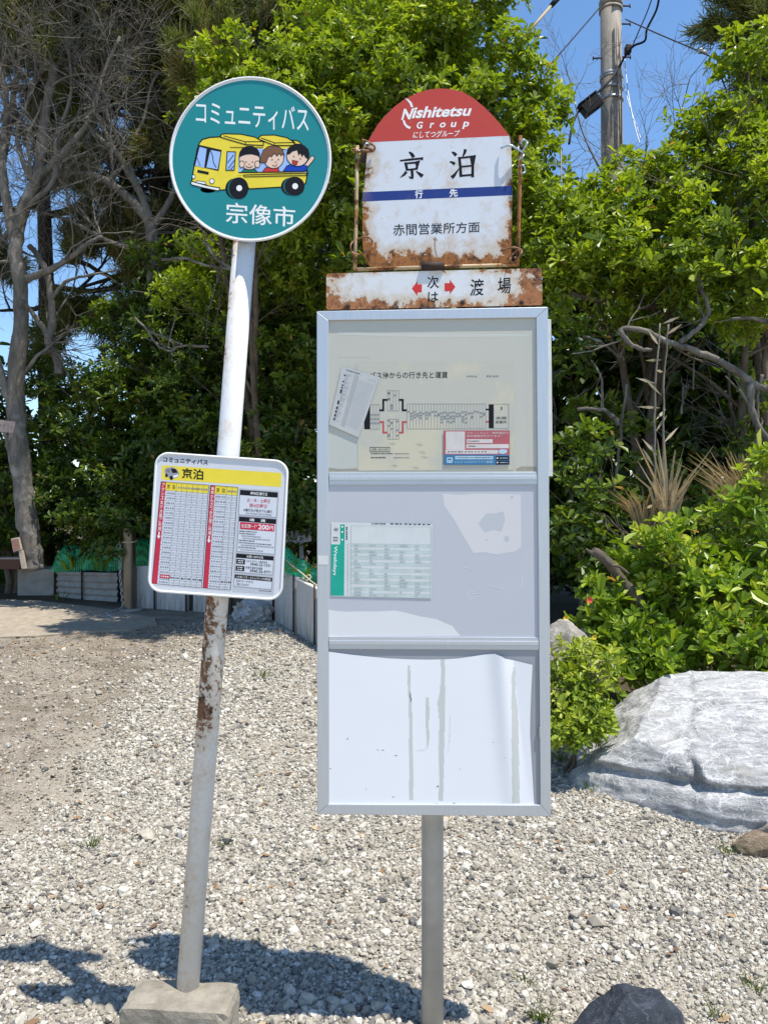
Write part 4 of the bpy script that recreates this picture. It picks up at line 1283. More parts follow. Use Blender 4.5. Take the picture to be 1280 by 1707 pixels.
dn = G(150, 999).y + 0.12
net([(84, 945, 952), (100, 908, 952), (150, 907, 952), (200, 902, 950), (250, 898, 946), (330, 905, 944)], dn, 'green garden net draped over plants behind the corrugated boards', 3)
net([(440, 925, 944), (475, 915, 955), (497, 935, 967), (520, 948, 978), (545, 960, 990)], 7.35, 'green garden net over the bed right of the hanging timetable', 6)
for (u, v, d, n, hh, lb) in ((125, 950, dn + 0.15, 70, 0.26, 'leafy vegetable clump under the left end of the green net'), (170, 950, dn + 0.15, 80, 0.28, 'leafy vegetable clump under the green net left of the bollard'), (245, 945, dn + 0.2, 70, 0.28, 'leafy vegetable clump under the green net right of the bollard'), (498, 962, 7.5, 50, 0.25, 'leafy clump under the green net near the notice case')):
    grass_clump(lb, (u, v), d - 0.05, n // 2, hh * 0.9, 0.16, M['leaf_bright'], 'vegetable_plant', 'plant', 'plants under the net', (0.2, 0.9), 0.02, 0.8)

# bollard and chain
g = G(216, 1016)
r = 10.6 / F * g.y
zt = P(216, 880, g.y).z - g.z
o = empty('bollard', g, label='round brownish steel bollard standing before the white wall panels', cat='bollard')
mb = MB()
mb.tube([(0, 0, -0.05), (0, 0, zt - 0.02), (0, 0, zt - 0.006)], [r, r, r], 24, 0, caps=False)
mb.tube([(0, 0, zt - 0.006), (0, 0, zt)], [r, r * 0.93], 24, 0)
mb.build('post', M['steel'], o)
mb = MB(); mb.tube([(0, 0, -0.03), (0, 0, 0.012)], [r * 2.1, r * 2.0], 20, 0); mb.build('footing', M['conc'], o)
zz = P(216, 902, g.y).z - g.z
mb = MB(); mb.tube([(math.cos(k / 16 * 6.2832) * (r + .008), math.sin(k / 16 * 6.2832) * (r + .008), zz + 0.012 * math.sin(k / 16 * 6.2832)) for k in range(17)], 0.008, 5); mb.build('wire_tie', M['rope'], o)


def chain(pts, label, link=0.045, wire=0.006):
    mb = MB()
    L, acc, seg = [], 0.0, []
    for a, b in zip(pts[:-1], pts[1:]):
        n = max(1, int((b - a).length / (link * 0.72)))
        for k in range(n): seg.append((a.lerp(b, (k + 0.5) / n), (b - a).normalized()))
    for i, (c, d) in enumerate(seg):
        s = d.orthogonal().normalized()
        if i % 2: s = d.cross(s)
        ring = [c - pts[0] + d * math.cos(k / 10 * 6.2832) * link * 0.5 + s * math.sin(k / 10 * 6.2832) * link * 0.3 for k in range(11)]
        mb.tube(ring, wire, 5, 0, caps=False)
    o = mb.build('chain', M['galv']); o.location = pts[0]
    return tag(o, label, 'chain')


c0 = P(201, 903, g.y - 0.02)
cb = G(203, 1020)
chain([c0, P(201, 960, g.y - 0.02), Vector((cb.x - 0.01, g.y - 0.04, cb.z + 0.03)), G(192, 1022) + Vector((0, 0, 0.03)), G(178, 1026) + Vector((0, 0, 0.02)), G(186, 1031) + Vector((0, 0, 0.02)), G(170, 1032) + Vector((0, 0, 0.02))],
      'grey steel chain hanging down the left side of the bollard and lying on the ground')

# little red and white board leaning on the trunk, the long pot, the board on the trunk
d = 8.35
b0 = P(40, 948, d)
o = empty('small_notice_board', b0, label='small faded red board on a pale stake leaning against the grey trunk', cat='sign')
mb = MB()
pp = [(20, 898), (33, 895.5), (38, 916), (24, 920)]
q = [(P(u, v, d) - b0) for u, v in pp]
mb.prism([(k.x, k.z) for k in q], -0.02, 0.015)
mb.build('board', M['pale_wood'], o, bevel=0.004, fix=True)
c = sum((k for k in q), Vector()) / 4
mb = MB(); mb.prism([(c.x + (k.x - c.x) * 0.8, c.z + (k.z - c.z) * 0.8) for k in q], -0.0225, -0.0202); mb.build('painted_face', M['brick_ink'], o, fix=True)
mb = MB(); mb.prism([((P(u, v, d) - b0).x, (P(u, v, d) - b0).z) for u, v in ((32, 918), (39, 917), (45, 948), (37, 948))], -0.01, 0.02); mb.build('stake', M['pale_wood'], o, bevel=0.003, fix=True)

d = 9.1
b0 = P(14, 948, d)
o = empty('planter', b0, label='long brown plastic planter half hidden at the left edge behind the concrete tub', cat='planter')
mb = MB()
hw, hh = 0.20, 0.12
mb.add([(-hw * .88, -.09, 0), (hw * .88, -.09, 0), (hw * .88, .09, 0), (-hw * .88, .09, 0), (-hw, -.11, hh), (hw, -.11, hh), (hw, .11, hh), (-hw, .11, hh)], [(0, 1, 5, 4), (1, 2, 6, 5), (2, 3, 7, 6), (3, 0, 4, 7), (0, 3, 2, 1)])
mb.build('tub', M['pot'], o)
mb = MB()
for (cx, cy, sx, sy) in ((0, -.115, 2 * hw + .03, .02), (0, .115, 2 * hw + .03, .02), (-hw - .005, 0, .02, .21), (hw + .005, 0, .02, .21)): mb.box((cx, cy, hh + .006), (sx, sy, .016))
mb.build('rim', simple('pale_rim', (0.35, 0.30, 0.28), 0.6), o)
mb = MB(); mb.box((0, 0, hh - .02), (2 * hw - .03, .19, .01)); mb.build('soil', M['soil'], o)

d = 8.22
b0 = P(13, 711, d)
o = empty('tree_plate', b0, label='small pinkish wooden name plate tied to the grey trunk at the left edge', cat='sign')
mb = MB(); mb.prism([((P(u, v, d) - b0).x, (P(u, v, d) - b0).z) for u, v in ((-14, 698), (27, 703), (24, 722), (-14, 719))], -0.01, 0.006)
mb.build('plate', simple('faded_pink_wood', (0.42, 0.31, 0.26), 0.8, var=0.2), o, bevel=0.002, fix=True)
plt = Plane(Matrix.Translation(b0), -0.011); plt.px = d / F
pr = Print(plt)
for k, sx in enumerate((2, 8, 15, 21)):
    pr.stroke([(sx - 2, 709 + k * .6), (sx + 2, 709.6 + k * .6)], 0.9, 0); pr.stroke([(sx, 707 + k * .6), (sx - 1.4, 715 + k * .6)], 0.9, 0, 2)
pr.build('lettering', M['grey_ink'], o)

# small white hand lettered notice in the bed
d = 8.1
b0 = P(502, 945, d)
o = empty('hand_lettered_sign', b0, label='small white hand lettered board on a grey stake between the two bus stops', cat='sign')
qd = [(474, 887), (518.6, 881), (519.5, 902), (474, 909)]
mb = MB(); mb.prism([((P(u, v, d) - b0).x, (P(u, v, d) - b0).z) for u, v in qd], -0.012, 0.006); mb.build('board', simple('dull_white_board', (0.42, 0.43, 0.46), 0.7, var=0.12), o, bevel=0.002, fix=True)
mb = MB(); mb.prism([((P(u, v, d) - b0).x, (P(u, v, d) - b0).z) for u, v in ((498, 900), (505, 899), (507, 945), (500, 945))], 0.0065, 0.03); mb.build('stake', M['conc'], o, bevel=0.002, fix=True)
plt = Plane(Matrix.Translation(b0), -0.013); plt.px = d / F
pr = Print(plt)
pr.text('危険電気', sub(qd, 0.12, 0.10, 0.90, 0.48), 0, 1, 0.01)
pr.text('さくあり', sub(qd, 0.20, 0.52, 0.88, 0.90), 0, 1, 0.01)
pr.build('lettering', M['black'], o)

# rope along the slanting panels
mb = MB()
rp = [P(468, 925, 7.5), P(485, 941, 7.2), P(505, 957, 6.95), P(520, 970, 6.75), P(540, 984, 6.5)]
mb.tube(rp, 0.006, 6, 0)
mb.tube([P(498, 966, 7.0), P(508, 962, 6.95), P(516, 958, 6.9), P(519, 962, 6.9), P(512, 968, 6.88), P(505, 964, 6.9)], 0.006, 6, 0)
o = mb.build('rope', M['rope'])
tag(o, 'pale knotted rope stretched over the slanting white panels left of the notice case', 'rope')

# sandbag
t = NT('woven_plastic')
cc = t.mix(t.mrange(t.noise(7, 5, 0.6), 0.45, 0.7), (0.62, 0.63, 0.65), (0.44, 0.40, 0.35))
t.set(cc, 0.45)
t.bump(t.noise(16, 5, 0.6, None, 2.0), 1.0, 0.05)
M['bag'] = t.mat
g = G(421, 1036)


def bag_shape(q):
    z = q.z
    neck = math.exp(-((q.x + 0.30) / 0.20) ** 2) * max(0, z)
    w = noise.noise((q.x * 4, q.y * 4, q.z * 2 + 5)) * 0.16
    return Vector((q.x * (1 + w), q.y * (1 + w), z * (1 + 0.2 * neck) + (0.1 if z > 0 else 0) * w))


o = empty('sandbag', g, label='white woven plastic sandbag slumped against the white wall panels', cat='sandbag')
b = boulder('bag', (0, 0.10, 0.075), (0.225, 0.17, 0.13), 77, M['bag'], 5, 0.12, 4, 0.02, bag_shape, parent=o)
mb = MB()
rs = random.Random(4)
for k in range(9):
    an = k / 9 * 6.283
    s = Vector((-0.09, -0.04, 0.13)); e = s + Vector((math.cos(an) * 0.10, -0.06 + 0.02 * math.sin(an), math.sin(an) * 0.09))
    mid = s.lerp(e, 0.5) + Vector((math.sin(an) * .03, -0.02, -math.cos(an) * .03))
    mb.add([s, mid, e, s.lerp(e, 0.6) - Vector((math.sin(an) * .025, 0, -math.cos(an) * .025))], [(0, 1, 2, 3)])
mb.build('gathered_neck', M['bag'], o)

# ------------------------------------------------------------------ utility pole and its cables
d = 12.0
b0 = P(1026, 853, d); b0.z = 0.46
o = empty('utility_pole', b0, label='weathered round concrete utility pole rising above the trees at upper right', cat='utility pole')
r0 = 18.5 / F * d
zt = P(1018, -260, d).z - b0.z
tp = P(1015, -260, d).x - b0.x
t = NT('pole_concrete')
vv = t.coord((1, 1, 0.25))
t.set(t.ramp(t.noise(9, 7, 0.7, vv), [(0.3, (0.20, 0.17, 0.135)), (0.7, (0.37, 0.325, 0.27))]), 0.85)
t.bump(t.noise(40, 5), 0.3, 0.01)
M['pole_conc'] = t.mat
mb = MB(); mb.tube([(0, 0, -0.3), (tp * 0.5, 0, zt * 0.5), (tp, 0, zt)], [r0 * 1.1, r0 * 0.98, r0 * 0.86], 28, 0); mb.build('shaft', M['pole_conc'], o)


def at(u, v): p = P(u, v, d); return p - b0


def collar(v, hh, rr, name, mat):
    z = at(0, v).z; x = tp * z / zt
    mb = MB(); mb.tube([(x, 0, z - hh), (x, 0, z + hh)], [rr, rr], 28, 0); mb.build(name, mat, o)


for v, hh in ((8, 0.05), (18, 0.02), (128, 0.025), (132, 0.02), (150, 0.025), (168, 0.02)):
    collar(v, hh, r0 * 1.0 + 0.006, 'band', M['galv'] if v > 100 else M['pole_conc'])
for (u, v, s) in ((1042, 42, 1), (1000, 99, -1), (1043, 12, 1), (1042, 97, 1)):
    p = at(u, v); x = tp * p.z / zt
    mb = MB(); mb.tube([(x + s * r0 * .8, -0.03, p.z), (x + s * (r0 + 0.12), -0.03, p.z)], 0.012, 6); mb.tube([(x + s * (r0 + .115), -0.03, p.z - .03), (x + s * (r0 + .115), -0.03, p.z + .03)], 0.010, 6); mb.build('step_bolt', M['iron'], o)
mb = MB()
for off in (0, 5):
    mb.tube([at(1022 + off * .2, 45) + Vector((0, -r0 - .02, 0)), at(1020 + off, 90) + Vector((0, -r0 - .03, 0)), at(1024 + off, 150) + Vector((0, -r0 - .02, 0)), at(1027 + off * .4, 260) + Vector((0, -r0 - .03, 0))], 0.012, 5)
mb.build('conduit', M['pole_conc'], o)
mb = MB(); p = at(1035, 98); mb.bbox(p + Vector((0.03, -r0 - .06, 0)), (0.09, 0.12, 0.12), 0.02); mb.build('clamp', M['iron'], o)

# black closure box slung under the cable left of the pole
M['black_plastic'] = simple('black_plastic', (0.006, 0.006, 0.007), 0.6, var=0.1, spec=0.2)
mb = MB()
c = P(984, 176, 11.6)
R = Matrix.Rotation(math.radians(-38), 3, 'Y')
mb.bbox((0, 0, 0), (0.31, 0.15, 0.20), 0.012, R)
mb.bbox(R @ Vector((0.0, 0, 0.105)), (0.33, 0.17, 0.02), 0.006, R)
mb.bbox(R @ Vector((0.165, 0, 0)), (0.03, 0.09, 0.10), 0.008, R)
o = mb.build('cable_closure', M['black_plastic']); o.location = c
tag(o, 'black cable closure box hanging left of the concrete utility pole', 'cable box')


def cable(pts, r, label, mat, name='cable', sag=0.0):
    q = [P(*p) for p in pts]
    out = []
    for i in range(len(q) - 1):
        a, b, c, e = q[max(0, i - 1)], q[i], q[i + 1], q[min(len(q) - 1, i + 2)]
        for k in range(8):
            t = k / 8
            out.append(0.5 * ((2 * b) + (c - a) * t + (2 * a - 5 * b + 4 * c - e) * t * t + (3 * b - a - 3 * c + e) * t ** 3))
    out.append(q[-1])
    mb = MB(); mb.tube([p - q[0] for p in out], r, 6, 0)
    o = mb.build(name, mat); o.location = q[0]
    return tag(o, label, 'cable')


cable([(1003, 8, 11.8), (960, 58, 11.3), (918, 106, 10.9), (870, 158, 10.4)], 0.010, 'thin black wire running from the pole down left into the trees', M['black_plastic'])
cable([(1100, -20, 11.2), (1094, 15, 11.3), (1078, 48, 11.4), (1074, 68, 11.5), (1055, 77, 11.6), (1040, 96, 11.7), (1032, 112, 11.8)], 0.016, 'thick black cable looping down to the clamp on the pole', M['black_plastic'])
cable([(1030, 112, 11.8), (1018, 132, 11.7), (1000, 150, 11.65), (970, 178, 11.6), (955, 205, 11.5), (948, 240, 11.4)], 0.018, 'thick black cable bending from the pole past the closure box', M['black_plastic'])
cable([(1092, -20, 11.5), (1078, 20, 11.6), (1065, 50, 11.7), (1050, 85, 11.8)], 0.009, 'slim black cable beside the thick looping one', M['black_plastic'])
cable([(1042, 32, 11.9), (1100, 58, 11.0), (1166, 86, 10.2), (1200, 102, 9.8), (1290, 140, 9.0)], 0.010, 'taut grey wire from the pole to the trees at right', M['iron'])
mb = MB(); mb.bbox((0, 0, 0), (0.07, 0.06, 0.07), 0.025); mb.bbox((0.055, 0, -0.02), (0.06, 0.045, 0.04), 0.015, Matrix.Rotation(0.4, 3, 'Y'))
o = mb.build('insulator', M['white']); o.location = P(1167, 85, 10.2)
tag(o, 'small white insulator on the taut wire at upper right', 'insulator')
cable([(1040, 95, 11.9), (1046, 150, 11.6), (1055, 200, 11.3), (1066, 240, 11.0)], 0.006, 'pale stay wire dropping right of the pole', M['galv'])
cable([(1036, 130, 11.8), (1050, 180, 11.5), (1068, 232, 11.1)], 0.005, 'second pale stay wire dropping right of the pole', M['galv'])
cable([(934, 225, 6.9), (936, 320, 6.8), (940, 430, 6.7)], 0.006, 'pale thin wire hanging in front of the leaves right of the arched sign', M['galv'])
# yellow brown rod with a black cap, upper right of the tree
mb = MB()
a, b = P(873, 62, 6.6), P(918, 10, 6.8)
mb.tube([Vector((0, 0, 0)), b - a], [0.011, 0.013], 8, 0); mb.tube([b - a, (b - a) * 1.38], [0.02, 0.027], 10, 1)
o = mb.build('guard_rod', [simple('ochre_guard', (0.34, 0.26, 0.14), 0.6), M['black_plastic']]); o.location = a
tag(o, 'ochre guard tube with a black cap slanting up at the top edge', 'cable guard')

# ================================================================== THE LEANING COMMUNITY BUS STOP
def crop(u0, v0, w, h, W, Hh):
    return lambda x, y: (u0 + x * w / W, v0 + y * h / Hh)


def cm(c, pts): return [c(*p) for p in pts]


D1 = 2.10
loc1 = Vector(((314 - CU) / F * D1, D1, H - (1641 - CV) / F * D1))
rot1 = (0, math.radians(4.32), 0)
M1 = root_matrix(loc1, rot1)
stop1 = empty('community_bus_stop', loc1, rot1, 'leaning white post carrying a round teal bus sign and a square timetable', 'bus stop')
S1 = D1 / F

mat_pole = painted('chipped_white_pole_paint', (0.66, 0.67, 0.68),
                   [('Z', 1.06, 1.18, 0.26), ('Z', 0.52, 0.74, -0.24), ('X', -0.022, 0.018, 0.17), ('Z', 2.02, 1.92, 0.20)], 0.83, 85, 0.4, 0.45, rustcol=((0.055, 0.026, 0.016), (0.20, 0.095, 0.045)), dirt=0.12, soft=0.09)
mb = MB(); mb.tube([(0, 0, -0.02), (0, 0, 1.2), (0, 0, 2.28)], 0.0300, 32, 0); mb.build('pole', mat_pole, stop1)

blk = empty('tmp', (0, 0, 0)); bpy.data.objects.remove(blk)
mb = MB()
Rb = Matrix.Rotation(math.radians(-4.5), 3, 'Z')
bm = bmesh.new(); bmesh.ops.create_cube(bm, size=1)
bmesh.ops.subdivide_edges(bm, edges=bm.edges[:], cuts=10, use_grid_fill=True)
for p in bm.verts:
    q = Vector((p.co.x * 0.285, p.co.y * 0.135, p.co.z * 0.20))
    e = [abs(p.co.x) > .45, abs(p.co.y) > .45, abs(p.co.z) > .45]
    nz = noise.noise(q * 22) * 0.006 + noise.noise(q * 60) * 0.003
    if sum(e) >= 2: q *= 1 - 0.035 - 0.05 * abs(noise.noise(q * 30))
    q += q.normalized() * nz
    p.co = Rb @ q
bm.verts.index_update()
mb.add([p.co for p in bm.verts], [[v.index for v in f.verts] for f in bm.faces], 0, False)
bm.free()
t = NT('rough_cast_block')
t.set(t.ramp(t.noise(11, 7, 0.7), [(0.3, (0.17, 0.15, 0.115)), (0.7, (0.37, 0.33, 0.265))]), 0.92)
t.bump(t.noise(75, 6, 0.7), 0.7, 0.006)
ob = mb.build('concrete_base', t.mat, stop1)
ob.matrix_parent_inverse = M1.inverted()
ob.location = (-0.536, 2.062, 0.075)

# -- round sign
pl = Plane(M1, -0.044); pl.px = S1
c1 = crop(270, 110, 300, 310, 1280, 1323)
cx, cy = 417.5, 265.5
rim = [pl.p(*p) for p in arc(cx, cy, 134.5, 137, n=72)]
rim_mat = simple('white_enamel', (0.74, 0.75, 0.76), 0.3, var=0.03)
alu = simple('bare_aluminium', (0.55, 0.56, 0.58), 0.42, 0.8, var=0.06)
pr = Print(pl)
pr.prism(rim, pl.y, pl.y + 0.004, 0)
pr.poly(arc(cx, cy, 129.5, 132, n=72), 1, 1)
disc = pr.build('round_sign', [rim_mat, M['teal']], stop1, fix=False)
mb = MB()
ring = [pl.p(*p) for p in arc(cx, cy, 133.2, 135.7, n=73)] 
ring.append(ring[0])
mb.tube([(x, pl.y, z) for x, z in ring], 0.0034, 6, 0, caps=False)
mb.build('rim', rim_mat, disc)
for dz in (-0.10, 0.10):
    mb = MB(); z = pl.p(cx, cy)[1] + dz
    mb.bbox((0, -0.036, z), (0.10, 0.008, 0.03), 0.002)
    mb.tube([(math.cos(a) * 0.0335, math.sin(a) * 0.0335, z) for a in [k / 16 * 6.2832 for k in range(17)]], 0.003, 4)
    mb.build('bracket', alu, stop1)

pr = Print(pl)
pr.text('コミュニティバス', cm(c1, [(243, 246), (1042, 294), (1044, 472), (243, 410)]), 0, 2, 0.004)
pr.build('lettering', [M['white']], disc)
pr = Print(pl)
pr.text('宗像市', cm(c1, [(455, 968), (950, 1004), (945, 1146), (455, 1116)]), 0, 2, 0.008)
pr.build('lettering', [M['white']], disc)

pr = Print(pl)
W_, K_, Y_, SK, BR, BL_, SKY, RED_, GR_, TD = range(10)
body = [(268, 548), (290, 522), (345, 508), (420, 504), (520, 500), (600, 515), (700, 540), (800, 540), (900, 545), (985, 558), (1005, 600), (1025, 690), (1036, 765), (1022, 838), (1005, 840), (880, 858), (850, 862), (620, 875), (600, 840), (540, 800), (490, 830), (470, 878), (420, 884), (408, 880), (300, 855), (213, 828), (222, 760), (235, 690), (250, 600)]
pr.disc(*c1(330, 880), 13, 5.5, K_, 1)
pr.poly(cm(c1, body), Y_, 2)
pr.stroke(cm(c1, body), 2.0, K_, 4, True)
for bx in ([(420, 492), (440, 483), (560, 486), (660, 506), (722, 540), (722, 566), (595, 560), (420, 508)], [(690, 508), (710, 494), (800, 492), (890, 511), (945, 545), (940, 567), (800, 566), (690, 522)], [(925, 530), (955, 530), (978, 540), (994, 558), (944, 556)]):
    pr.poly(cm(c1, bx), Y_, 5); pr.stroke(cm(c1, bx), 1.8, K_, 6, True)
pr.stroke(cm(c1, [(440, 497), (595, 540), (722, 538)]), 1.4, K_, 7); pr.stroke(cm(c1, [(595, 540), (595, 560)]), 1.4, K_, 8)
pr.stroke(cm(c1, [(705, 512), (802, 548), (940, 545)]), 1.4, K_, 7); pr.stroke(cm(c1, [(802, 548), (800, 566)]), 1.4, K_, 8)
pr.poly(cm(c1, [(258, 560), (427, 598), (405, 747), (224, 706)]), K_, 5)
pr.poly(cm(c1, [(270, 576), (320, 590), (302, 726), (238, 708)]), SKY, 6)
pr.poly(cm(c1, [(346, 598), (419, 612), (398, 736), (318, 722)]), SKY, 6)
pr.stroke(cm(c1, [(245, 640), (275, 712)]), 1.0, K_, 7); pr.stroke(cm(c1, [(345, 600), (362, 640), (368, 690), (388, 724)]), 1.3, K_, 7)
pr.poly(cm(c1, [(255, 738), (335, 755), (333, 774), (253, 758)]), K_, 5)
pr.disc(*c1(357, 820), 4.0, 4.2, W_, 5); pr.stroke([p for p in arc(*c1(357, 820), 4.0, 4.2, n=20)], 1.0, K_, 6, True)
pr.disc(*c1(228, 788), 2.6, 3.6, W_, 5); pr.stroke([p for p in arc(*c1(228, 788), 2.6, 3.6, n=20)], 1.0, K_, 6, True)
pr.poly(cm(c1, [(250, 817), (308, 824), (318, 845), (243, 830)]), W_, 5); pr.stroke(cm(c1, [(250, 817), (308, 824), (318, 845), (243, 830)]), 0.9, K_, 6, True)
bump = [(205, 826), (216, 822), (320, 852), (412, 868), (412, 884), (395, 888), (300, 868), (212, 846)]
pr.poly(cm(c1, bump), W_, 7); pr.stroke(cm(c1, bump), 1.5, K_, 8, True)
dw = [(465, 610), (525, 612), (515, 742), (457, 742)]
pr.poly(cm(c1, dw), SKY, 5); pr.stroke(cm(c1, dw), 1.6, K_, 6, True)
for a, b in (((468, 690), (512, 632)), ((474, 730), (516, 672)), ((488, 740), (512, 712))): pr.stroke(cm(c1, [a, b]), 1.2, K_, 7)
pr.poly(cm(c1, [(545, 640), (600, 590), (890, 590), (985, 600), (1022, 690), (1030, 757), (545, 759)]), SKY, 5)
pr.stroke(cm(c1, [(485, 579), (720, 582)]), 1.2, K_, 6); pr.stroke(cm(c1, [(850, 590), (885, 600)]), 1.2, K_, 6)
# passengers
pr.poly(cm(c1, [(565, 758), (585, 735), (662, 735), (682, 758)]), GR_, 6); pr.stroke(cm(c1, [(565, 758), (585, 735), (662, 735), (682, 758)]), 1.2, K_, 7)
pr.poly(arc(*c1(624, 662), 17.0, 18.0, n=30), SK, 8); pr.stroke(arc(*c1(624, 662), 17.0, 18.0, n=30), 1.2, K_, 9, True)
pr.poly(cm(c1, [(548, 655), (552, 615), (575, 583), (610, 569), (645, 570), (680, 590), (697, 620), (700, 655), (678, 640), (640, 630), (600, 632), (570, 642)]), K_, 10)
for x in (570, 680): pr.disc(*c1(x, 700), 4.4, 5.6, SK, 10, 18); pr.stroke(arc(*c1(x, 700), 4.4, 5.6, n=18), 1.0, K_, 11, True)
for x, y in ((600, 684), (645, 684)): pr.disc(*c1(x, y), 1.2, 1.3, BR, 11, 10)
pr.stroke(cm(c1, [(614, 697), (622, 703), (631, 697)]), 0.7, BR, 11); pr.stroke(cm(c1, [(598, 712), (612, 722), (632, 722), (647, 712)]), 1.4, BR, 11)
pr.poly(cm(c1, [(713, 758), (738, 724), (828, 724), (836, 758)]), RED_, 6); pr.stroke(cm(c1, [(713, 758), (738, 724), (828, 724), (836, 758)]), 1.2, K_, 7)
pr.poly(arc(*c1(795, 655), 17.0, 17.6, n=30), SK, 8); pr.stroke(arc(*c1(795, 655), 17.0, 17.6, n=30), 1.2, K_, 9, True)
hair = [(698, 690), (706, 640), (722, 600), (755, 575), (795, 568), (835, 577), (862, 602), (873, 636), (858, 630), (848, 640), (838, 622), (820, 642), (800, 622), (780, 648), (762, 640), (742, 690)]
pr.poly(cm(c1, hair), BR, 10); pr.stroke(cm(c1, hair), 1.0, K_, 11, True)
for x, y in ((785, 668), (830, 667)): pr.disc(*c1(x, y), 1.2, 1.3, BR, 11, 10)
pr.stroke(cm(c1, [(802, 682), (810, 688), (817, 680)]), 0.7, BR, 11); pr.stroke(cm(c1, [(786, 704), (800, 714), (815, 710), (822, 698)]), 1.2, BR, 11)
pr.poly(cm(c1, [(1020, 700), (1052, 655), (1062, 642), (1078, 642), (1086, 658), (1068, 684), (1038, 716)]), SK, 6); pr.stroke(cm(c1, [(1020, 700), (1052, 655), (1062, 642), (1078, 642), (1086, 658), (1068, 684), (1038, 716)]), 1.2, K_, 7)
sh = [(862, 752), (888, 712), (930, 698), (990, 700), (1035, 716), (1030, 740), (1000, 752)]
pr.poly(cm(c1, sh), BL_, 8); pr.stroke(cm(c1, sh), 1.2, K_, 9, True)
pr.poly(arc(*c1(965, 638), 18.2, 18.0, n=30), SK, 10); pr.stroke(arc(*c1(965, 638), 18.2, 18.0, n=30), 1.2, K_, 11, True)
pr.poly(cm(c1, [(884, 630), (895, 590), (925, 562), (965, 555), (1010, 565), (1040, 592), (1050, 630), (1044, 665), (1022, 655), (1008, 632), (998, 652), (985, 625), (972, 640), (962, 602), (930, 610), (905, 632)]), K_, 12)
for x, y in ((938, 645), (985, 662)): pr.disc(*c1(x, y), 1.2, 1.3, BR, 13, 10)
pr.poly(cm(c1, [(928, 672), (968, 680), (958, 706), (942, 706), (930, 694)]), RED_, 13); pr.stroke(cm(c1, [(928, 672), (968, 680), (958, 706), (942, 706), (930, 694)]), 0.9, K_, 14, True)
pr.stroke(cm(c1, [(546, 760), (800, 757), (1034, 750)]), 1.6, K_, 15)
st = [(585, 776), (1030, 763), (1028, 780), (590, 790), (583, 784)]
pr.stroke(cm(c1, st), 1.4, K_, 6, True)
for (x, y, rx, ry) in ((548, 870, 68, 78), (945, 856, 70, 68)):
    pr.disc(*c1(x - 28, y + 2), rx / 4.267, ry / 4.3 * 0.93, K_, 5, 30); pr.disc(*c1(x - 12, y), rx / 4.267, ry / 4.3 * 0.96, TD, 6, 30)
    pr.disc(*c1(x, y), rx / 4.267, ry / 4.3, K_, 7, 32); pr.disc(*c1(x + 3, y), 4.8, 5.0, W_, 8, 20)
pr.build('bus_picture', [M['white'], M['black'], M['yellow'], M['skin'], M['brown'], M['blue'], M['sky_ink'], M['red'], M['green_ink'], M['teal_dark']], disc)

# -- square timetable
pl = Plane(M1, -0.050); pl.px = S1
c6 = crop(235, 740, 260, 270, 1280, 1329)
OQ = [(260, 752.5), (481.5, 768), (470, 1002), (246, 986)]


def rounded(Q, r, n=8):
    out = []
    wpx = math.dist(Q[0], Q[1]); hpx = math.dist(Q[0], Q[3]); rs, rt = r / wpx, r / hpx
    for (s, t, a0) in ((rs, rt, 180), (1 - rs, rt, 270), (1 - rs, 1 - rt, 0), (rs, 1 - rt, 90)):
        for k in range(n + 1):
            a = math.radians(a0 + 90 * k / n)
            out.append(bil(Q, s + rs * math.cos(a), t + rt * math.sin(a)))
    return out


pr = Print(pl)
pr.prism([pl.p(*p) for p in rounded(OQ, 22)], pl.y, pl.y + 0.012, 0)
tb = pr.build('timetable_board', [simple('white_board_enamel', (0.60, 0.62, 0.66), 0.35, var=0.04)], stop1)
mb = MB()
ring = [pl.p(*p) for p in rounded(sub(OQ, 0.008, 0.008, 0.992, 0.992), 21)]; ring.append(ring[0])
mb.tube([(x, pl.y, z) for x, z in ring], 0.0036, 6, 0, caps=False); mb.build('rim', rim_mat, tb)
zc = pl.p(364, 877)[1]; xc = 0
for dz in (-0.12, 0.12):
    mb = MB(); mb.bbox((xc, -0.035, zc + dz), (0.20, 0.006, 0.03), 0.002)
    mb.tube([(math.cos(a) * 0.0335, math.sin(a) * 0.0335, zc + dz) for a in [k / 16 * 6.2832 for k in range(17)]], 0.003, 4)
    mb.build('bracket', alu, stop1)

INKS = [M['white'], M['black'], M['yellow'], M['crimson'], M['grey_ink'], M['light_ink'], simple('pale_panel_grey', (0.46, 0.48, 0.53), 0.5, var=0.03), simple('gold_ink', (0.70, 0.47, 0.03), 0.5, var=0.05), simple('van_grey', (0.30, 0.30, 0.36), 0.4), simple('timetable_paper', (0.60, 0.63, 0.69), 0.45, var=0.03)]
W_, K_, Y_, C_, G_, LG, PG, GO, VG, TP = range(10)
pr = Print(pl)
pr.text('コミュニティバス', cm(c6, [(185, 104), (553, 131), (552, 173), (183, 148)]), K_, 3, 0.028)
yb = cm(c6, [(175, 175), (1155, 238), (1150, 354), (170, 292)])
pr.poly(yb, Y_, 1)
pr.text('京泊', cm(c6, [(338, 196), (515, 208), (512, 297), (336, 284)]), K_, 3, 0.022)
pr.poly(cm(c6, [(196, 210), (215, 195), (265, 190), (300, 210), (315, 240), (312, 268), (270, 285), (232, 278), (205, 262), (198, 240)]), VG, 2)
pr.poly(cm(c6, [(245, 200), (285, 205), (305, 235), (262, 240)]), K_, 3)
pr.poly(cm(c6, [(205, 212), (235, 204), (248, 235), (215, 232)]), G_, 3)
pr.disc(*c6(252, 278), 3.0, 3.4, K_, 4, 14); pr.disc(*c6(212, 258), 2.2, 3.0, K_, 4, 14); pr.poly(cm(c6, [(262, 262), (310, 250), (308, 266), (270, 280)]), W_, 4)


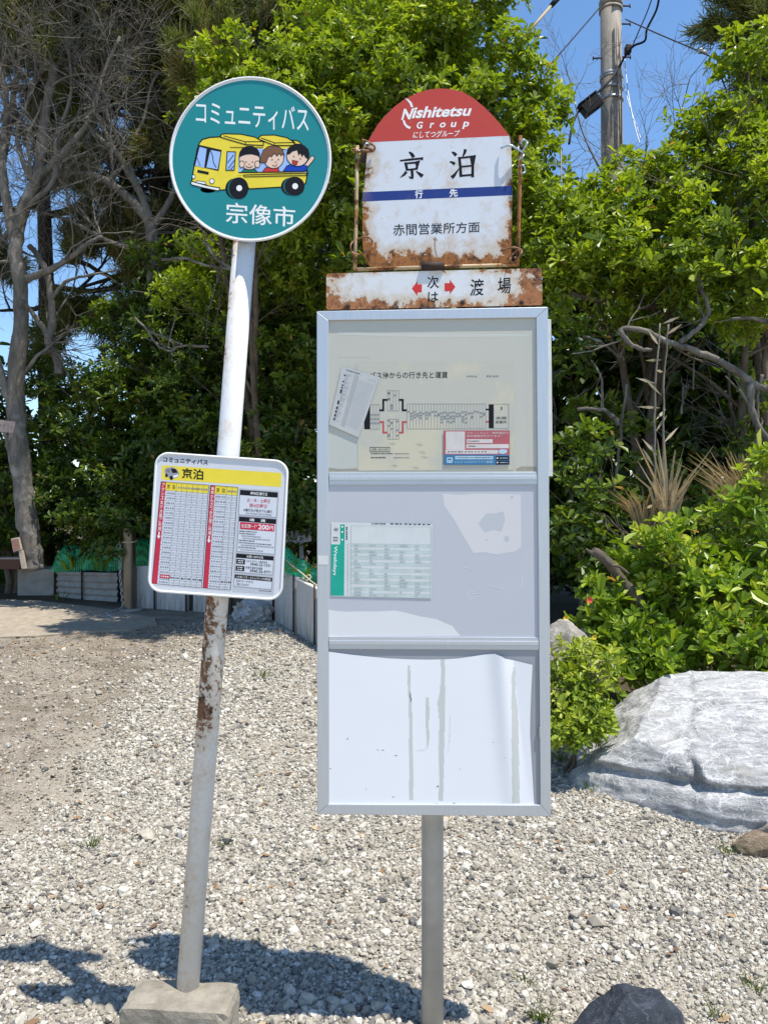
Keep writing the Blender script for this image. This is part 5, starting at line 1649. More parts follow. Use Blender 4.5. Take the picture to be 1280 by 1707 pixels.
def dashes(Q, n, mat, layer=4, seed=0, h=0.5):
    """a row of tiny characters too small to read"""
    r = random.Random(seed)
    for i in range(n):
        a = (i + 0.12) / n; b = (i + r.uniform(0.62, 0.9)) / n
        pr.quad(Q, a, 0.5 - h / 2 * r.uniform(.7, 1), b, 0.5 + h / 2 * r.uniform(.7, 1), mat, layer)


def table(Q, redw, namew, cols, rows, head, seed, vtext):
    pr.poly(Q, TP, 1)
    pr.quad(Q, 0, 0, redw, 1, C_, 2)
    pr.quad(Q, redw, 0, 1, head, Y_, 2)
    n = len(vtext)
    for i, ch in enumerate(vtext):
        t0 = 0.012 + 0.475 * i / n
        pr.text(ch, sub(Q, redw * 0.22, t0, redw * 0.80, t0 + 0.475 / n * 0.86), W_, 4, 0.008)
    mid = redw * 0.5
    for q in ([(mid - redw * .12, 0.49), (mid + redw * .12, 0.49), (mid + redw * .12, 0.53), (mid + redw * .36, 0.53), (mid, 0.56), (mid - redw * .36, 0.53), (mid - redw * .12, 0.53)],):
        pr.poly([bil(Q, s, t) for s, t in q], W_, 4)
    pr.text('京', sub(Q, redw + (namew - redw) * .12, head * .25, redw + (namew - redw) * .40, head * .78), K_, 4, 0.01)
    pr.text('泊', sub(Q, redw + (namew - redw) * .58, head * .25, redw + (namew - redw) * .86, head * .78), K_, 4, 0.01)
    dashes(sub(Q, namew + .03, head * .3, 0.98, head * .8), cols * 3, G_, 4, seed)
    for i in range(rows + 1):
        t = head + (1 - head) * i / rows
        pr.stroke([bil(Q, redw, t), bil(Q, 1, t)], 0.5, G_, 3)
        if i < rows:
            t1 = head + (1 - head) * (i + 1) / rows
            k = 2 + (seed + i * 7) % 4
            dashes(sub(Q, redw + .03, t, namew - .01, t1), k + 2, G_, 4, seed + i, 0.36)
            for c in range(cols):
                a = namew + (1 - namew) * c / cols; b = namew + (1 - namew) * (c + 1) / cols
                dashes(sub(Q, a + .018, t, b - .008, t1), 3, K_ if (i == rows - 2) else LG, 4, seed + i * 9 + c, 0.40)
    for c in range(cols + 1):
        a = namew + (1 - namew) * c / cols
        pr.stroke([bil(Q, a, 0), bil(Q, a, 1)], 0.5, G_, 5)
    pr.stroke(Q, 0.7, K_, 6, True)


t1 = cm(c6, [(168, 309), (560, 338), (500, 1180), (92, 1144)])
table(t1, 0.105, 0.33, 6, 19, 0.083, 3, 'アクシス玄海方面ご利用')
pr.quad(t1, 0.15, 0.905, 0.345, 0.94, C_, 7); dashes(sub(t1, 0.17, 0.908, 0.325, 0.936), 4, W_, 8, 99, .5)
t2 = cm(c6, [(572, 339), (797, 356), (737, 1198), (512, 1182)])
table(t2, 0.175, 0.60, 2, 19, 0.08, 5, '鐘崎からさつき方面ご利用')
pg = cm(c6, [(806, 362), (1135, 385), (1090, 1240), (750, 1214)])
pr.poly(pg, PG, 1)


def box(Q, hd, title, thick=0.7):
    pr.poly(Q, TP, 2); pr.quad(Q, 0, 0, 1, hd, K_, 3); pr.stroke(Q, thick, G_, 4, True)
    pr.text(title, sub(Q, 0.28 if len(title) < 8 else 0.04, hd * .22, 0.72 if len(title) < 8 else 0.96, hd * .80), W_, 5, 0.01)


b1 = cm(c6, [(815, 376), (1125, 398), (1112, 603), (804, 580)])
box(b1, 0.21, '岬地区運行日')
pr.text('火・木・土曜日', sub(b1, .20, .30, .80, .46), C_, 5, 0.008)
pr.text('第4日曜日', sub(b1, .27, .51, .73, .67), C_, 5, 0.008)
pr.text('※運行日が祝日でも運行', sub(b1, .12, .73, .88, .85), K_, 5, 0.008)
dashes(sub(b1, .18, .88, .88, .96), 18, G_, 5, 7, .7)
b2 = cm(c6, [(806, 595), (1112, 618), (1098, 905), (790, 881)])
box(b2, 0.14, '運　賃')
pr.quad(b2, .04, .155, .96, .355, C_, 4)
pr.text('全区間一律', sub(b2, .07, .20, .50, .31), W_, 5, 0.004); pr.text('200', sub(b2, .53, .185, .81, .325), W_, 5, 0.02); pr.text('円', sub(b2, .83, .205, .93, .32), W_, 5, 0.012)
for i, (a, b) in enumerate(((.03, .50), (.03, .46), (.09, .62), (.13, .86), (.03, .45), (.03, .90), (.09, .97), (.03, .50), (.09, .70))):
    dashes(sub(b2, a, .39 + i * .066, b, .435 + i * .066), int((b - a) * 28), K_ if i in (0, 1, 4, 5, 7) else G_, 5, i + 20, .75)
b3 = cm(c6, [(784, 898), (1092, 922), (1081, 1076), (770, 1050)])
box(b3, 0.23, 'お問い合わせ先')
for i in (0, 1):
    t0 = .29 + .36 * i
    pr.quad(b3, .02, t0, .25, t0 + .27, K_, 4); dashes(sub(b3, .06, t0 + .04, .21, t0 + .13), 4, W_, 5, i, .7); dashes(sub(b3, .06, t0 + .15, .21, t0 + .24), 4, W_, 5, i + 3, .7)
pr.text('みなとタクシー株式会社', sub(b3, .28, .29, .84, .42), K_, 5, 0.006); pr.text('0940-23-1331', sub(b3, .40, .44, .93, .58), K_, 5, 0.01)
pr.text('宗像市 都市計画課', sub(b3, .28, .64, .72, .77), K_, 5, 0.006); pr.text('0940-36-9771', sub(b3, .40, .79, .95, .94), K_, 5, 0.01)
b4 = cm(c6, [(772, 1070), (1080, 1099), (1072, 1195), (762, 1166)])
box(b4, 0.33, 'ふれあいバス・コミュニティバス時刻表')
pr.text('右のコードから', sub(b4, .05, .40, .50, .62), K_, 5, 0.006); pr.text('ご覧になれます', sub(b4, .05, .68, .40, .90), K_, 5, 0.006)
dashes(cm(c6, [(970, 1198), (1072, 1206), (1071, 1216), (969, 1208)]), 12, K_, 3, 5, .6)
pr.build('timetable_print', INKS, tb)

# ================================================================== THE TALL NOTICE-CASE BUS STOP
D2 = 2.13
loc2 = Vector(((721.5 - CU) / F * D2, D2, 0.0))
rot2 = (0, 0, math.radians(-2.3))
M2 = root_matrix(loc2, rot2)
stop2 = empty('bus_stop_sign', loc2, rot2, 'tall bus stop with a rusty arched name plate over a three window aluminium notice case', 'bus stop')
S2 = D2 / F
Y0 = -0.030
fp = Plane(M2, Y0); fp.px = S2
O = [(528, 518.5), (913, 511.5), (918, 1361.5), (529, 1357.5)]
I = [(548, 534), (893.5, 529.5), (900.5, 1342), (547, 1341)]
t = NT('anodised_aluminium')
vv = t.coord((1, 1, 1))
t.set(t.ramp(t.noise(14, 4, 0.6, t.coord((40, 40, 0.6))), [(0.3, (0.50, 0.53, 0.57)), (0.7, (0.56, 0.59, 0.63))]), t.mrange(t.noise(9, 4), 0.3, 0.7, 0.36, 0.5), 0.65)
M['alu_frame'] = t.mat
mb = MB()
lo = [fp.p(*q) for q in O]; li = [fp.p(*q) for q in I]
for i in range(4):
    j = (i + 1) % 4
    mb.prism([lo[i], lo[j], li[j], li[i]], Y0, 0.030)
mb.build('case_frame', M['alu_frame'], stop2, bevel=0.0016, fix=True)
# rails with a stepped section
for (q, nm) in (([(548.3, 787.3), (895.4, 786.8), (896, 807.5), (548.2, 808.3)], 'rail'), ([(547.8, 1061.6), (898, 1063), (898.4, 1083.8), (547.8, 1082.2)], 'rail')):
    mb = MB(); e = [fp.p(*p) for p in q]
    mb.prism(e, Y0 + 0.003, 0.02)
    def inset(a, b): return [(e[0][0] + .001, e[0][1] + (e[3][1] - e[0][1]) * a), (e[1][0] - .001, e[1][1] + (e[2][1] - e[1][1]) * a), (e[2][0] - .001, e[1][1] + (e[2][1] - e[1][1]) * b), (e[3][0] + .001, e[0][1] + (e[3][1] - e[0][1]) * b)]
    mb.prism(inset(0.30, 0.62), Y0 + 0.0005, Y0 + 0.0031)
    mb.build(nm, M['alu_frame'], stop2, bevel=0.0008, fix=True)
mb = MB(); mb.prism([fp.p(*p) for p in ((546, 532), (895, 528), (902, 1344), (545, 1343))], -0.020, 0.028); mb.build('backing', alu, stop2, fix=True)
YP = Y0 + 0.0065
pp = Plane(M2, YP); pp.px = S2


def panel_mat(name, a, b, sc=3, spots=None):
    t = NT(name)
    c = t.mix(t.noise(sc, 6, 0.65), a, b)
    if spots: c = t.mix(t.mrange(t.noise(9, 5, 0.7), 0.56, 0.7, 0, 0.6), c, spots)
    t.set(c, 0.3, spec=0.5)
    return t.mat


pm = [panel_mat('yellowed_backing', (0.44, 0.435, 0.385), (0.54, 0.52, 0.44), 2.2), panel_mat('pale_blue_grey_panel', (0.44, 0.455, 0.50), (0.50, 0.515, 0.56), 2), panel_mat('grey_panel', (0.27, 0.285, 0.31), (0.32, 0.33, 0.36), 2)]
for q, m, lb in (([(546, 532), (895, 528), (896.5, 789), (546, 789.5)], pm[0], 'yellowed top window panel'), ([(546, 806), (897.5, 805), (899.5, 1065), (546, 1063.5)], pm[1], 'pale middle window panel with glue marks'), ([(546, 1080), (900, 1081), (902, 1344), (546, 1343)], pm[2], 'grey bottom window panel')):
    mb = MB(); mb.prism([pp.p(*p) for p in q], YP, -0.0202)
    o = mb.build('window_panel', m, stop2, fix=True); o['label'] = lb
    if lb.startswith('pale'): mid_panel = o
    if lb.startswith('yellow'): top_panel = o
mb = MB(); rp_ = Plane(M2, 0.036); mb.prism([rp_.p(*p) for p in ((540, 536), (917.5, 533), (920.5, 794), (540, 797))], 0.0305, 0.042); mb.build('rear_panel', simple('pale_painted_board', (0.60, 0.62, 0.60), 0.5), stop2, bevel=0.001, fix=True)
mb = MB(); e = [fp.p(*p) for p in ((530, 926.5), (547, 926.5), (547, 941), (530, 941))]; mb.prism(e, Y0 - 0.0006, Y0 + 0.0002); mb.build('silver_tape', simple('silver_tape', (0.72, 0.73, 0.74), 0.35, 0.3), stop2, fix=True)
mb = MB(); x, z = fp.p(899, 1222); mb.bbox((x, Y0 + 0.002, z), (0.004, 0.006, 0.03), 0.001); mb.build('latch', M['galv'], stop2)
mat_pole2 = simple('zinc_grey_pole', (0.46, 0.445, 0.42), 0.5, 0.2, var=0.16, vs=9, bump=0.05, bs=120)
mb = MB(); mb.tube([(0, 0.062, -0.06), (0, 0.062, 1.2), (0, 0.062, 2.06)], 0.031, 32, 0); mb.build('pole', mat_pole2, stop2)
for z in (0.70, 1.95):
    mb = MB(); mb.bbox((0, 0.046, z), (0.16, 0.01, 0.04), 0.002)
    mb.tube([(math.cos(a) * 0.0345, 0.062 + math.sin(a) * 0.0345, z) for a in [k / 16 * 6.2832 for k in range(17)]], 0.003, 4)
    mb.build('bracket', M['galv'], stop2)

# -- glue marks on the middle panel
c4 = crop(520, 790, 410, 320, 1280, 999); c3 = crop(520, 500, 410, 320, 1280, 999); c5 = crop(520, 1050, 410, 350, 1280, 1093)
pr = Print(pp)
residue = [(680, 102), (760, 110), (860, 102), (1085, 107), (1088, 380), (1060, 402), (960, 420), (900, 408), (840, 412), (790, 330), (740, 240), (690, 170)]
hole = [(866, 255), (885, 230), (905, 206), (950, 205), (995, 195), (1005, 238), (985, 300), (945, 292), (900, 302), (880, 280)]
GM = [panel_mat('paper_residue', (0.56, 0.55, 0.57), (0.64, 0.63, 0.64), 6), panel_mat('bare_patch', (0.44, 0.46, 0.50), (0.50, 0.52, 0.55), 6), panel_mat('torn_paper', (0.64, 0.65, 0.67), (0.70, 0.71, 0.72), 4)]
pr.poly(cm(c4, residue), 0, 1); pr.poly(cm(c4, hole), 1, 2); pr.disc(*c4(1012, 338), 4.5, 5, 1, 2, 10); pr.disc(*c4(1040, 122), 3, 2.5, 1, 2, 8); pr.disc(*c4(908, 345), 2.5, 1.2, 1, 2, 8)
torn = [(88, 706), (130, 714), (180, 717), (260, 715), (340, 716), (430, 711), (480, 720), (560, 741), (650, 756), (690, 776), (732, 792), (745, 812), (772, 843), (88, 846)]
pr.build('glue_mark', GM, mid_panel); pr = Print(pp)
pr.poly(cm(c4, torn), 2, 1)
pr.build('torn_paper', GM, mid_panel); pr = Print(pp)
for a in ([(800, 625), (830, 612), (890, 604)], [(805, 640), (840, 622), (888, 622)], [(815, 655), (850, 635), (880, 640)], [(905, 575), (940, 588), (995, 600)], [(780, 490), (800, 486), (830, 496)], [(1095, 530), (1090, 590)]): pr.stroke(cm(c4, a), 0.8, 2, 2)
pr.build('scratch', GM, mid_panel)
pr = Print(pp)
pr.poly(cm(c3, [(86, 700), (150, 705), (243, 712), (240, 888), (86, 890)]), 0, 1)
pr.poly(cm(c3, [(135, 165), (400, 175), (1125, 178), (1128, 190), (700, 196), (400, 190), (140, 182)]), 1, 1)
pr.stroke(cm(c3, [(1127, 178), (1118, 500), (1128, 880)]), 0.8, 1, 2); pr.stroke(cm(c3, [(132, 295), (300, 298)]), 0.7, 1, 2)
pr.poly(cm(c3, [(1060, 880), (1090, 866), (1165, 868), (1168, 888), (1062, 890)]), 2, 2); pr.poly(cm(c3, [(88, 872), (140, 880), (235, 876), (240, 890), (86, 891)]), 2, 3)
pr.build('glue_mark', [panel_mat('old_clear_film', (0.44, 0.46, 0.43), (0.50, 0.51, 0.46), 7), panel_mat('film_edge', (0.50, 0.51, 0.46), (0.54, 0.54, 0.48), 7), panel_mat('grime', (0.22, 0.20, 0.15), (0.38, 0.36, 0.29), 40)], top_panel)


def paper(name, Q, y, mat, label, cat, bump=0.0, nu=14, nv=14, seed=0, edge=None):
    """a sheet of paper with a slight wave; its origin at its own centre"""
    pq = Plane(M2, y); pq.px = S2
    c = Vector((*pq.p(*bil(Q, .5, .5)),))
    o_l = Vector((c.x, y, c.y))
    mb = MB(); vs = []
    for j in range(nv + 1):
        for i in range(nu + 1):
            x, z = pq.p(*bil(Q, i / nu, j / nv))
            dy = -bump * (0.5 + 0.5 * noise.noise((x * 14, z * 14, seed)))
            vs.append(Vector((x, y + dy, z)) - o_l)
    n1 = nu + 1
    fs = [(j * n1 + i, (j + 1) * n1 + i, (j + 1) * n1 + i + 1, j * n1 + i + 1) for j in range(nv) for i in range(nu)]
    k = len(vs); vs2 = [p + Vector((0, 0.0003, 0)) for p in vs]
    mb.add(vs + vs2, fs + [tuple(q + k for q in reversed(f)) for f in fs], 0, bump > 0)
    o = mb.build(name, mat)
    o.matrix_world = M2 @ Matrix.Translation(o_l)
    tag(o, label, cat)
    o['_y'] = y
    del o['_y']
    return o, o_l, pq


def print_on(o, o_l, pr, name, mats):
    pr.v = [tuple(Vector(p) - o_l) for p in pr.v]
    return pr.build(name, mats, o)


# -- fare poster
t = NT('yellowed_poster_paper')
n = t.noise(5, 5, 0.6)
c = t.mix(t.mrange(n, 0.50, 0.60), (0.47, 0.46, 0.39), (0.55, 0.51, 0.38))
t.set(c, 0.35); M['poster'] = t.mat
fq = cm(c3, [(232, 326), (1050, 319), (1050, 884), (240, 888)])
o, ol, pq = paper('fare_poster', fq, YP - 0.0008, M['poster'], 'yellowed fare and destination poster in the top window of the notice case', 'poster', 0.0)
pr = Print(pq)
PK, PG_, PR_, PL_ = 0, 1, 2, 3
pr.text('バス停からの行き先と運賃', cm(c3, [(300, 374), (706, 373), (706, 407), (300, 410)]), PK, 2, 0.008)
dashes(cm(c3, [(804, 392), (858, 392), (858, 403), (804, 403)]), 6, PG_, 2, 1, .8); dashes(cm(c3, [(906, 391), (972, 391), (972, 403), (906, 403)]), 4, PG_, 2, 2, .8)
tq = cm(c3, [(493, 541), (903, 541), (903, 670), (495, 672)])
pr.stroke(tq, 0.6, PG_, 2, True)
for i in range(1, 26): pr.stroke([bil(tq, i / 26, 0), bil(tq, i / 26, 1)], 0.40, PG_, 3)
rs = random.Random(2)
for i in range(26):
    for k in range(rs.randint(1, 4)):
        t0 = 0.5 + (k - 1.5) * 0.12 + rs.uniform(-.05, .05)
        pr.quad(tq, (i + .2) / 26, t0, (i + .8) / 26, t0 + .05, PG_, 4)
tq2 = cm(c3, [(303, 545), (351, 545), (351, 672), (303, 672)])
pr.stroke(tq2, 0.6, PG_, 2, True)
for i in (1, 2): pr.stroke([bil(tq2, i / 3, 0), bil(tq2, i / 3, 1)], 0.45, PG_, 3)
for i in range(3):
    for k in range(3): pr.quad(tq2, (i + .25) / 3, .38 + .17 * k, (i + .75) / 3, .45 + .17 * k, PG_, 4)
pr.poly(cm(c3, [(272, 545), (303, 545), (303, 673), (272, 673)]), PK, 2)
for (q, rows) in (([(393, 472), (452, 472), (452, 577), (393, 577)], 4), ([(393, 620), (452, 620), (452, 725), (393, 725)], 4)):
    q = cm(c3, q); pr.stroke(q, 0.6, PG_, 2, True); pr.stroke([bil(q, .5, 0), bil(q, .5, 1)], .4, PG_, 3); pr.stroke([bil(q, .25, 0), bil(q, .25, 1)], .4, PG_, 3); pr.stroke([bil(q, .75, 0), bil(q, .75, 1)], .4, PG_, 3)
    for k in range(10): s, t_ = rs.choice((.04, .29, .54, .79)), rs.uniform(.05, .9); pr.quad(q, s, t_, s + .17, t_ + .06, PG_, 4)
pr.stroke(cm(c3, [(393, 520), (371, 520), (371, 574), (350, 574)]), 3.2, PK, 3); pr.stroke(cm(c3, [(452, 520), (472, 520), (472, 574), (494, 574)]), 3.2, PK, 3)
pr.stroke(cm(c3, [(350, 635), (371, 635), (371, 690), (393, 690)]), 2.8, PR_, 3); pr.stroke(cm(c3, [(494, 635), (472, 635), (472, 690), (452, 690)]), 2.8, PR_, 3)
pr.poly(cm(c3, [(919, 543), (944, 543), (944, 668), (919, 668)]), PK, 2); pr.poly(cm(c3, [(903, 566), (919, 566), (919, 574), (903, 574)]), PK, 2); pr.poly(cm(c3, [(903, 630), (919, 630), (919, 638), (903, 638)]), PR_, 2)
pr.stroke(cm(c3, [(945, 542), (1022, 542), (1022, 668), (945, 668)]), 0.7, PG_, 3, True)
pr.text('3', cm(c3, [(979, 556), (990, 556), (990, 572), (979, 572)]), PK, 3, 0.01); pr.text('赤間', cm(c3, [(956, 607), (1010, 607), (1010, 622), (956, 622)]), PK, 3, 0.004); pr.text('営業所', cm(c3, [(954, 628), (1012, 628), (1012, 643), (954, 643)]), PK, 3, 0.004)
q = cm(c3, [(302, 767), (404, 767), (404, 790), (302, 790)]); pr.stroke(q, 0.8, PK, 2, True); pr.text('お問い合わせ先', sub(q, .08, .2, .92, .8), PK, 3)
dashes(cm(c3, [(306, 795), (420, 795), (420, 804), (306, 804)]), 12, PK, 3, 8, .7); dashes(cm(c3, [(428, 795), (506, 795), (506, 804), (428, 804)]), 12, PG_, 3, 9, .7)
dashes(cm(c3, [(306, 815), (384, 815), (384, 825), (306, 825)]), 8, PK, 3, 10, .7); dashes(cm(c3, [(425, 815), (506, 815), (506, 825), (425, 825)]), 12, PG_, 3, 11, .7)
for (x, y) in ((540, 750), (555, 790), (400, 745), (565, 815), (410, 860), (520, 870)): pr.poly(cm(c3, [(x, y), (x + 20, y - 5), (x + 40, y + 4), (x + 22, y + 10)]), PL_, 2)
print_on(o, ol, pr, 'poster_print', [M['black'], M['grey_ink'], simple('faded_red_ink', (0.45, 0.05, 0.06), 0.5), simple('blotch', (0.42, 0.41, 0.33), 0.4)])

# -- red and blue flyer over its corner
lq = cm(c3, [(684, 680), (1028, 679), (1027, 858), (684, 859)])
o, ol, pq = paper('flyer', lq, YP - 0.0030, simple('faded_red_flyer', (0.40, 0.09, 0.11), 0.4, var=0.08), 'small red and blue flyer stuck on the lower right corner of the fare poster', 'flyer')
pr = Print(pq)
c7 = crop(730, 700, 130, 90, 1280, 886)
FW, FB, FK, FL = 0, 1, 2, 3
pr.poly(cm(c7, [(92, 570), (1170, 570), (1170, 738), (92, 738)]), FB, 1)
pr.poly(cm(c7, [(128, 190), (440, 190), (440, 490), (128, 490)]), FW, 1)
pr.text('スマートフォン・携帯電話で', cm(c7, [(470, 200), (1150, 195), (1150, 232), (470, 232)]), FW, 2, 0.004); pr.text('接近情報がわかります！', cm(c7, [(470, 246), (1040, 246), (1040, 282), (470, 282)]), FW, 2, 0.004)
for q, a in (([(468, 316), (895, 316), (895, 380), (468, 380)], .5), ([(462, 398), (1160, 398), (1160, 465), (462, 465)], .22), ([(120, 492), (980, 492), (980, 555), (120, 555)], .8)):
    q = cm(c7, q); pr.poly(q, FW, 1); dashes(sub(q, .04, .3, a, .7), 12, FK, 2, int(a * 100), .7)
pr.poly(cm(c7, [(990, 500), (1040, 480), (1130, 490), (1130, 540), (1060, 560), (990, 545)]), FL, 2)
ic = cm(c7, [(140, 615), (240, 615), (240, 705), (140, 705)]); pr.poly(rounded(ic, 2), FL, 2); pr.quad(ic, .18, .22, .82, .50, FB, 3); pr.disc(*bil(ic, .22, .75), .9, .9, FB, 3, 8); pr.disc(*bil(ic, .78, .75), .9, .9, FB, 3, 8)
q = cm(c7, [(280, 595), (900, 595), (900, 645), (280, 645)]); pr.poly(q, FL, 2); dashes(sub(q, .03, .25, .97, .75), 22, FK, 3, 31, .7)
pr.text('にしてつバスナビアプリ登場！', cm(c7, [(275, 668), (900, 668), (900, 708), (275, 708)]), FL, 2, 0.004)
for y in (595, 668): q = cm(c7, [(945, y), (1162, y), (1162, y + 62), (945, y + 62)]); pr.poly(q, FK, 2); dashes(sub(q, .28, .3, .92, .7), 6, FL, 3, y, .7); pr.disc(*bil(q, .12, .5), 1.6, 1.6, FW, 3, 8)
print_on(o, ol, pr, 'flyer_print', [simple('faded_white_ink', (0.60, 0.56, 0.54), 0.4), simple('faded_blue_ink', (0.03, 0.16, 0.32), 0.4), M['black'], simple('pale_cyan_ink', (0.42, 0.56, 0.66), 0.4)])

# -- tilted slip
sq = cm(c3, [(157, 345), (352, 402), (243, 716), (88, 648)])
o, ol, pq = paper('timetable_slip', sq, YP - 0.0036, simple('grey_slip_paper', (0.46, 0.47, 0.46), 0.4, var=0.06), 'tilted grey timetable slip that has slid over the left end of the fare poster', 'paper slip')
pr = Print(pq)
for i in range(44):
    t0 = .14 + .78 * i / 44
    pr.stroke([bil(sq, .50, t0), bil(sq, .93, t0)], 0.35, 1, 1)
for s in (.385, .43, .47): pr.stroke([bil(sq, s, .07), bil(sq, s, .94)], 0.8, 2, 2)
rs = random.Random(6)
for i in range(38):
    t0 = .10 + .80 * i / 38
    pr.quad(sq, .14, t0, .14 + rs.uniform(.03, .18), t0 + .012, 1, 2)
    if rs.random() < .5: pr.quad(sq, .10, t0, .15, t0 + .02, 0, 2)
dashes(sub(sq, .12, .03, .5, .05), 14, 0, 2, 3, .9); dashes(sub(sq, .72, .07, .95, .09), 8, 1, 2, 4, .9)
print_on(o, ol, pr, 'slip_print', [M['black'], M['light_ink'], M['grey_ink']])

# -- weekday timetable, hung sideways
wq = cm(c4, [(101, 250), (626, 262), (622, 648), (98, 636)])
o, ol, pq = paper('weekday_timetable', wq, YP - 0.0014, simple('timetable_white_paper', (0.60, 0.63, 0.63), 0.4, var=0.05), 'weekday timetable sheet with a teal band, hung sideways in the middle window', 'timetable')
pr = Print(pq)
pr.poly(cm(c4, [(100, 366), (170, 368), (167, 634), (98, 633)]), 0, 1); pr.poly(cm(c4, [(147, 262), (171, 263), (170, 368), (147, 367)]), 0, 1)
pr.text('Weekdays', cm(c4, [(133, 376), (128, 528), (106, 527), (111, 375)]), 1, 3, 0.014)
pr.text('平', cm(c4, [(134, 279), (134, 299), (110, 299), (110, 279)]), 2, 3, 0.006); pr.text('日', cm(c4, [(134, 328), (134, 349), (110, 349), (110, 328)]), 2, 3, 0.006)
for y in (275, 302, 342): pr.disc(*c4(158, y), 1.6, 1.6, 1, 3, 8)
gq = cm(c4, [(204, 268), (620, 274), (617, 644), (203, 636)])
for i in range(17):
    t0 = .255 + .745 * i / 17
    if i % 2 == 0: pr.quad(gq, 0, t0, 1, t0 + .745 / 17, 3, 1)
    pr.stroke([bil(gq, -.05, t0), bil(gq, 1, t0)], 0.35, 4, 3)
    pr.quad(gq, -.055, t0 + .014, -.03, t0 + .026, 4, 3)
    for k in range(5):
        if rnd.random() < .75: pr.quad(gq, .04 + .19 * k, t0 + .012, .04 + .19 * k + rnd.uniform(.03, .10), t0 + .028, 4, 4)
pr.stroke([bil(gq, 0, 0), bil(gq, 0, 1)], 0.6, 4, 4); pr.stroke(gq, 0.5, 4, 5, True)
dashes(cm(c4, [(310, 255), (385, 256), (385, 264), (310, 263)]), 8, 2, 3, 4, .9); dashes(cm(c4, [(405, 256), (620, 260), (620, 267), (405, 263)]), 9, 2, 3, 5, .8)
dashes(cm(c4, [(186, 275), (186, 345), (176, 345), (176, 275)]), 6, 2, 3, 6, .9)
print_on(o, ol, pr, 'timetable_print', [M['teal_ink'], M['white'], M['black'], simple('mint_row', (0.49, 0.56, 0.55), 0.4), simple('mint_grey_ink', (0.42, 0.49, 0.48), 0.5)])

# -- curled white sheet in the bottom window
topc = [(88, 113), (200, 128), (300, 139), (400, 148), (500, 153), (600, 155), (690, 153), (760, 148), (830, 138), (900, 127), (950, 122), (985, 136), (1000, 146), (1070, 162), (1145, 180)]
YS = YP - 0.0010
ps = Plane(M2, YS); ps.px = S2
cc0 = Vector((ps.p(720, 1230)[0], YS, ps.p(720, 1230)[1]))
nv, nu = 170, 260
vs, flat = [], []
for j in range(nv + 1):
    t_ = j / nv
    for i in range(nu + 1):
        s = i / nu
        xt = 88 + (1145 - 88) * s
        for k in range(len(topc) - 1):
            if topc[k][0] <= xt <= topc[k + 1][0] + 1e-6:
                f = (xt - topc[k][0]) / (topc[k + 1][0] - topc[k][0]); yt = topc[k][1] * (1 - f) + topc[k + 1][1] * f; break
        rx = 1145 - 12 * math.sin(min(1, t_ / .5) * math.pi / 2) + (22 * max(0, t_ - .5) * 2)
        xx = 88 + (rx - 88) * s
        u, v = c5(xx, yt * (1 - t_) + 913 * t_)
        x, z = ps.p(u, v)
        ridge = 985 + (1050 - 985) * t_
        b = 0.0075 * math.exp(-((xx - ridge) / 55) ** 2) * (1 - .55 * t_) + 0.004 * math.exp(-((xx - 800) / 120) ** 2) * (1 - t_) * .3
        if xx > ridge: b = max(b, 0.004 * (1 - t_) * (xx - ridge) / 120)
        b += 0.0015 * (1 - t_) * (0.5 + 0.5 * math.sin(xx / 130))
        vs.append(Vector((x, YS - b, z)) - cc0); flat.append((xx, yt * (1 - t_) + 913 * t_))
n1 = nu + 1
fs = [(j * n1 + i, (j + 1) * n1 + i, (j + 1) * n1 + i + 1, j * n1 + i + 1) for j in range(nv) for i in range(nu)]
mb = MB(); k = len(vs)
TAPE = [[(497, 182), (508, 184), (514, 232), (512, 300), (520, 400), (528, 885), (506, 885), (504, 400), (498, 290)], [(590, 352), (606, 350), (612, 430), (606, 500), (612, 560), (604, 610), (596, 620), (592, 500)], [(668, 128), (690, 126), (692, 300), (688, 600), (682, 892), (660, 890), (656, 860), (664, 800), (658, 640), (662, 470), (652, 380), (664, 330), (672, 240)],
        [(1050, 185), (1056, 215), (1058, 330), (1070, 420), (1080, 900), (1040, 900), (1036, 560), (1036, 240)]]
DARK = [[(505, 318), (516, 340), (518, 365), (512, 380), (508, 345)]]
for x, y in ((342, 626), (368, 626), (436, 655), (96, 722), (768, 728), (942, 584), (1002, 662), (958, 480), (186, 566), (648, 906), (738, 902), (420, 870), (654, 815), (282, 830)):
    w = rnd.uniform(3, 9); DARK.append([(x - w, y), (x, y - w * .5), (x + w, y), (x, y + w * .5)])
LINE = [[(716, 440), (721, 450), (718, 560), (707, 645), (703, 645), (713, 560)], [(540, 626), (585, 624), (600, 612), (600, 618), (585, 630), (540, 631)]]


def inside(p, poly):
    x, y = p; c = False; n = len(poly); j = n - 1
    for i in range(n):
        if (poly[i][1] > y) != (poly[j][1] > y) and x < (poly[j][0] - poly[i][0]) * (y - poly[i][1]) / (poly[j][1] - poly[i][1]) + poly[i][0]: c = not c
        j = i
    return c


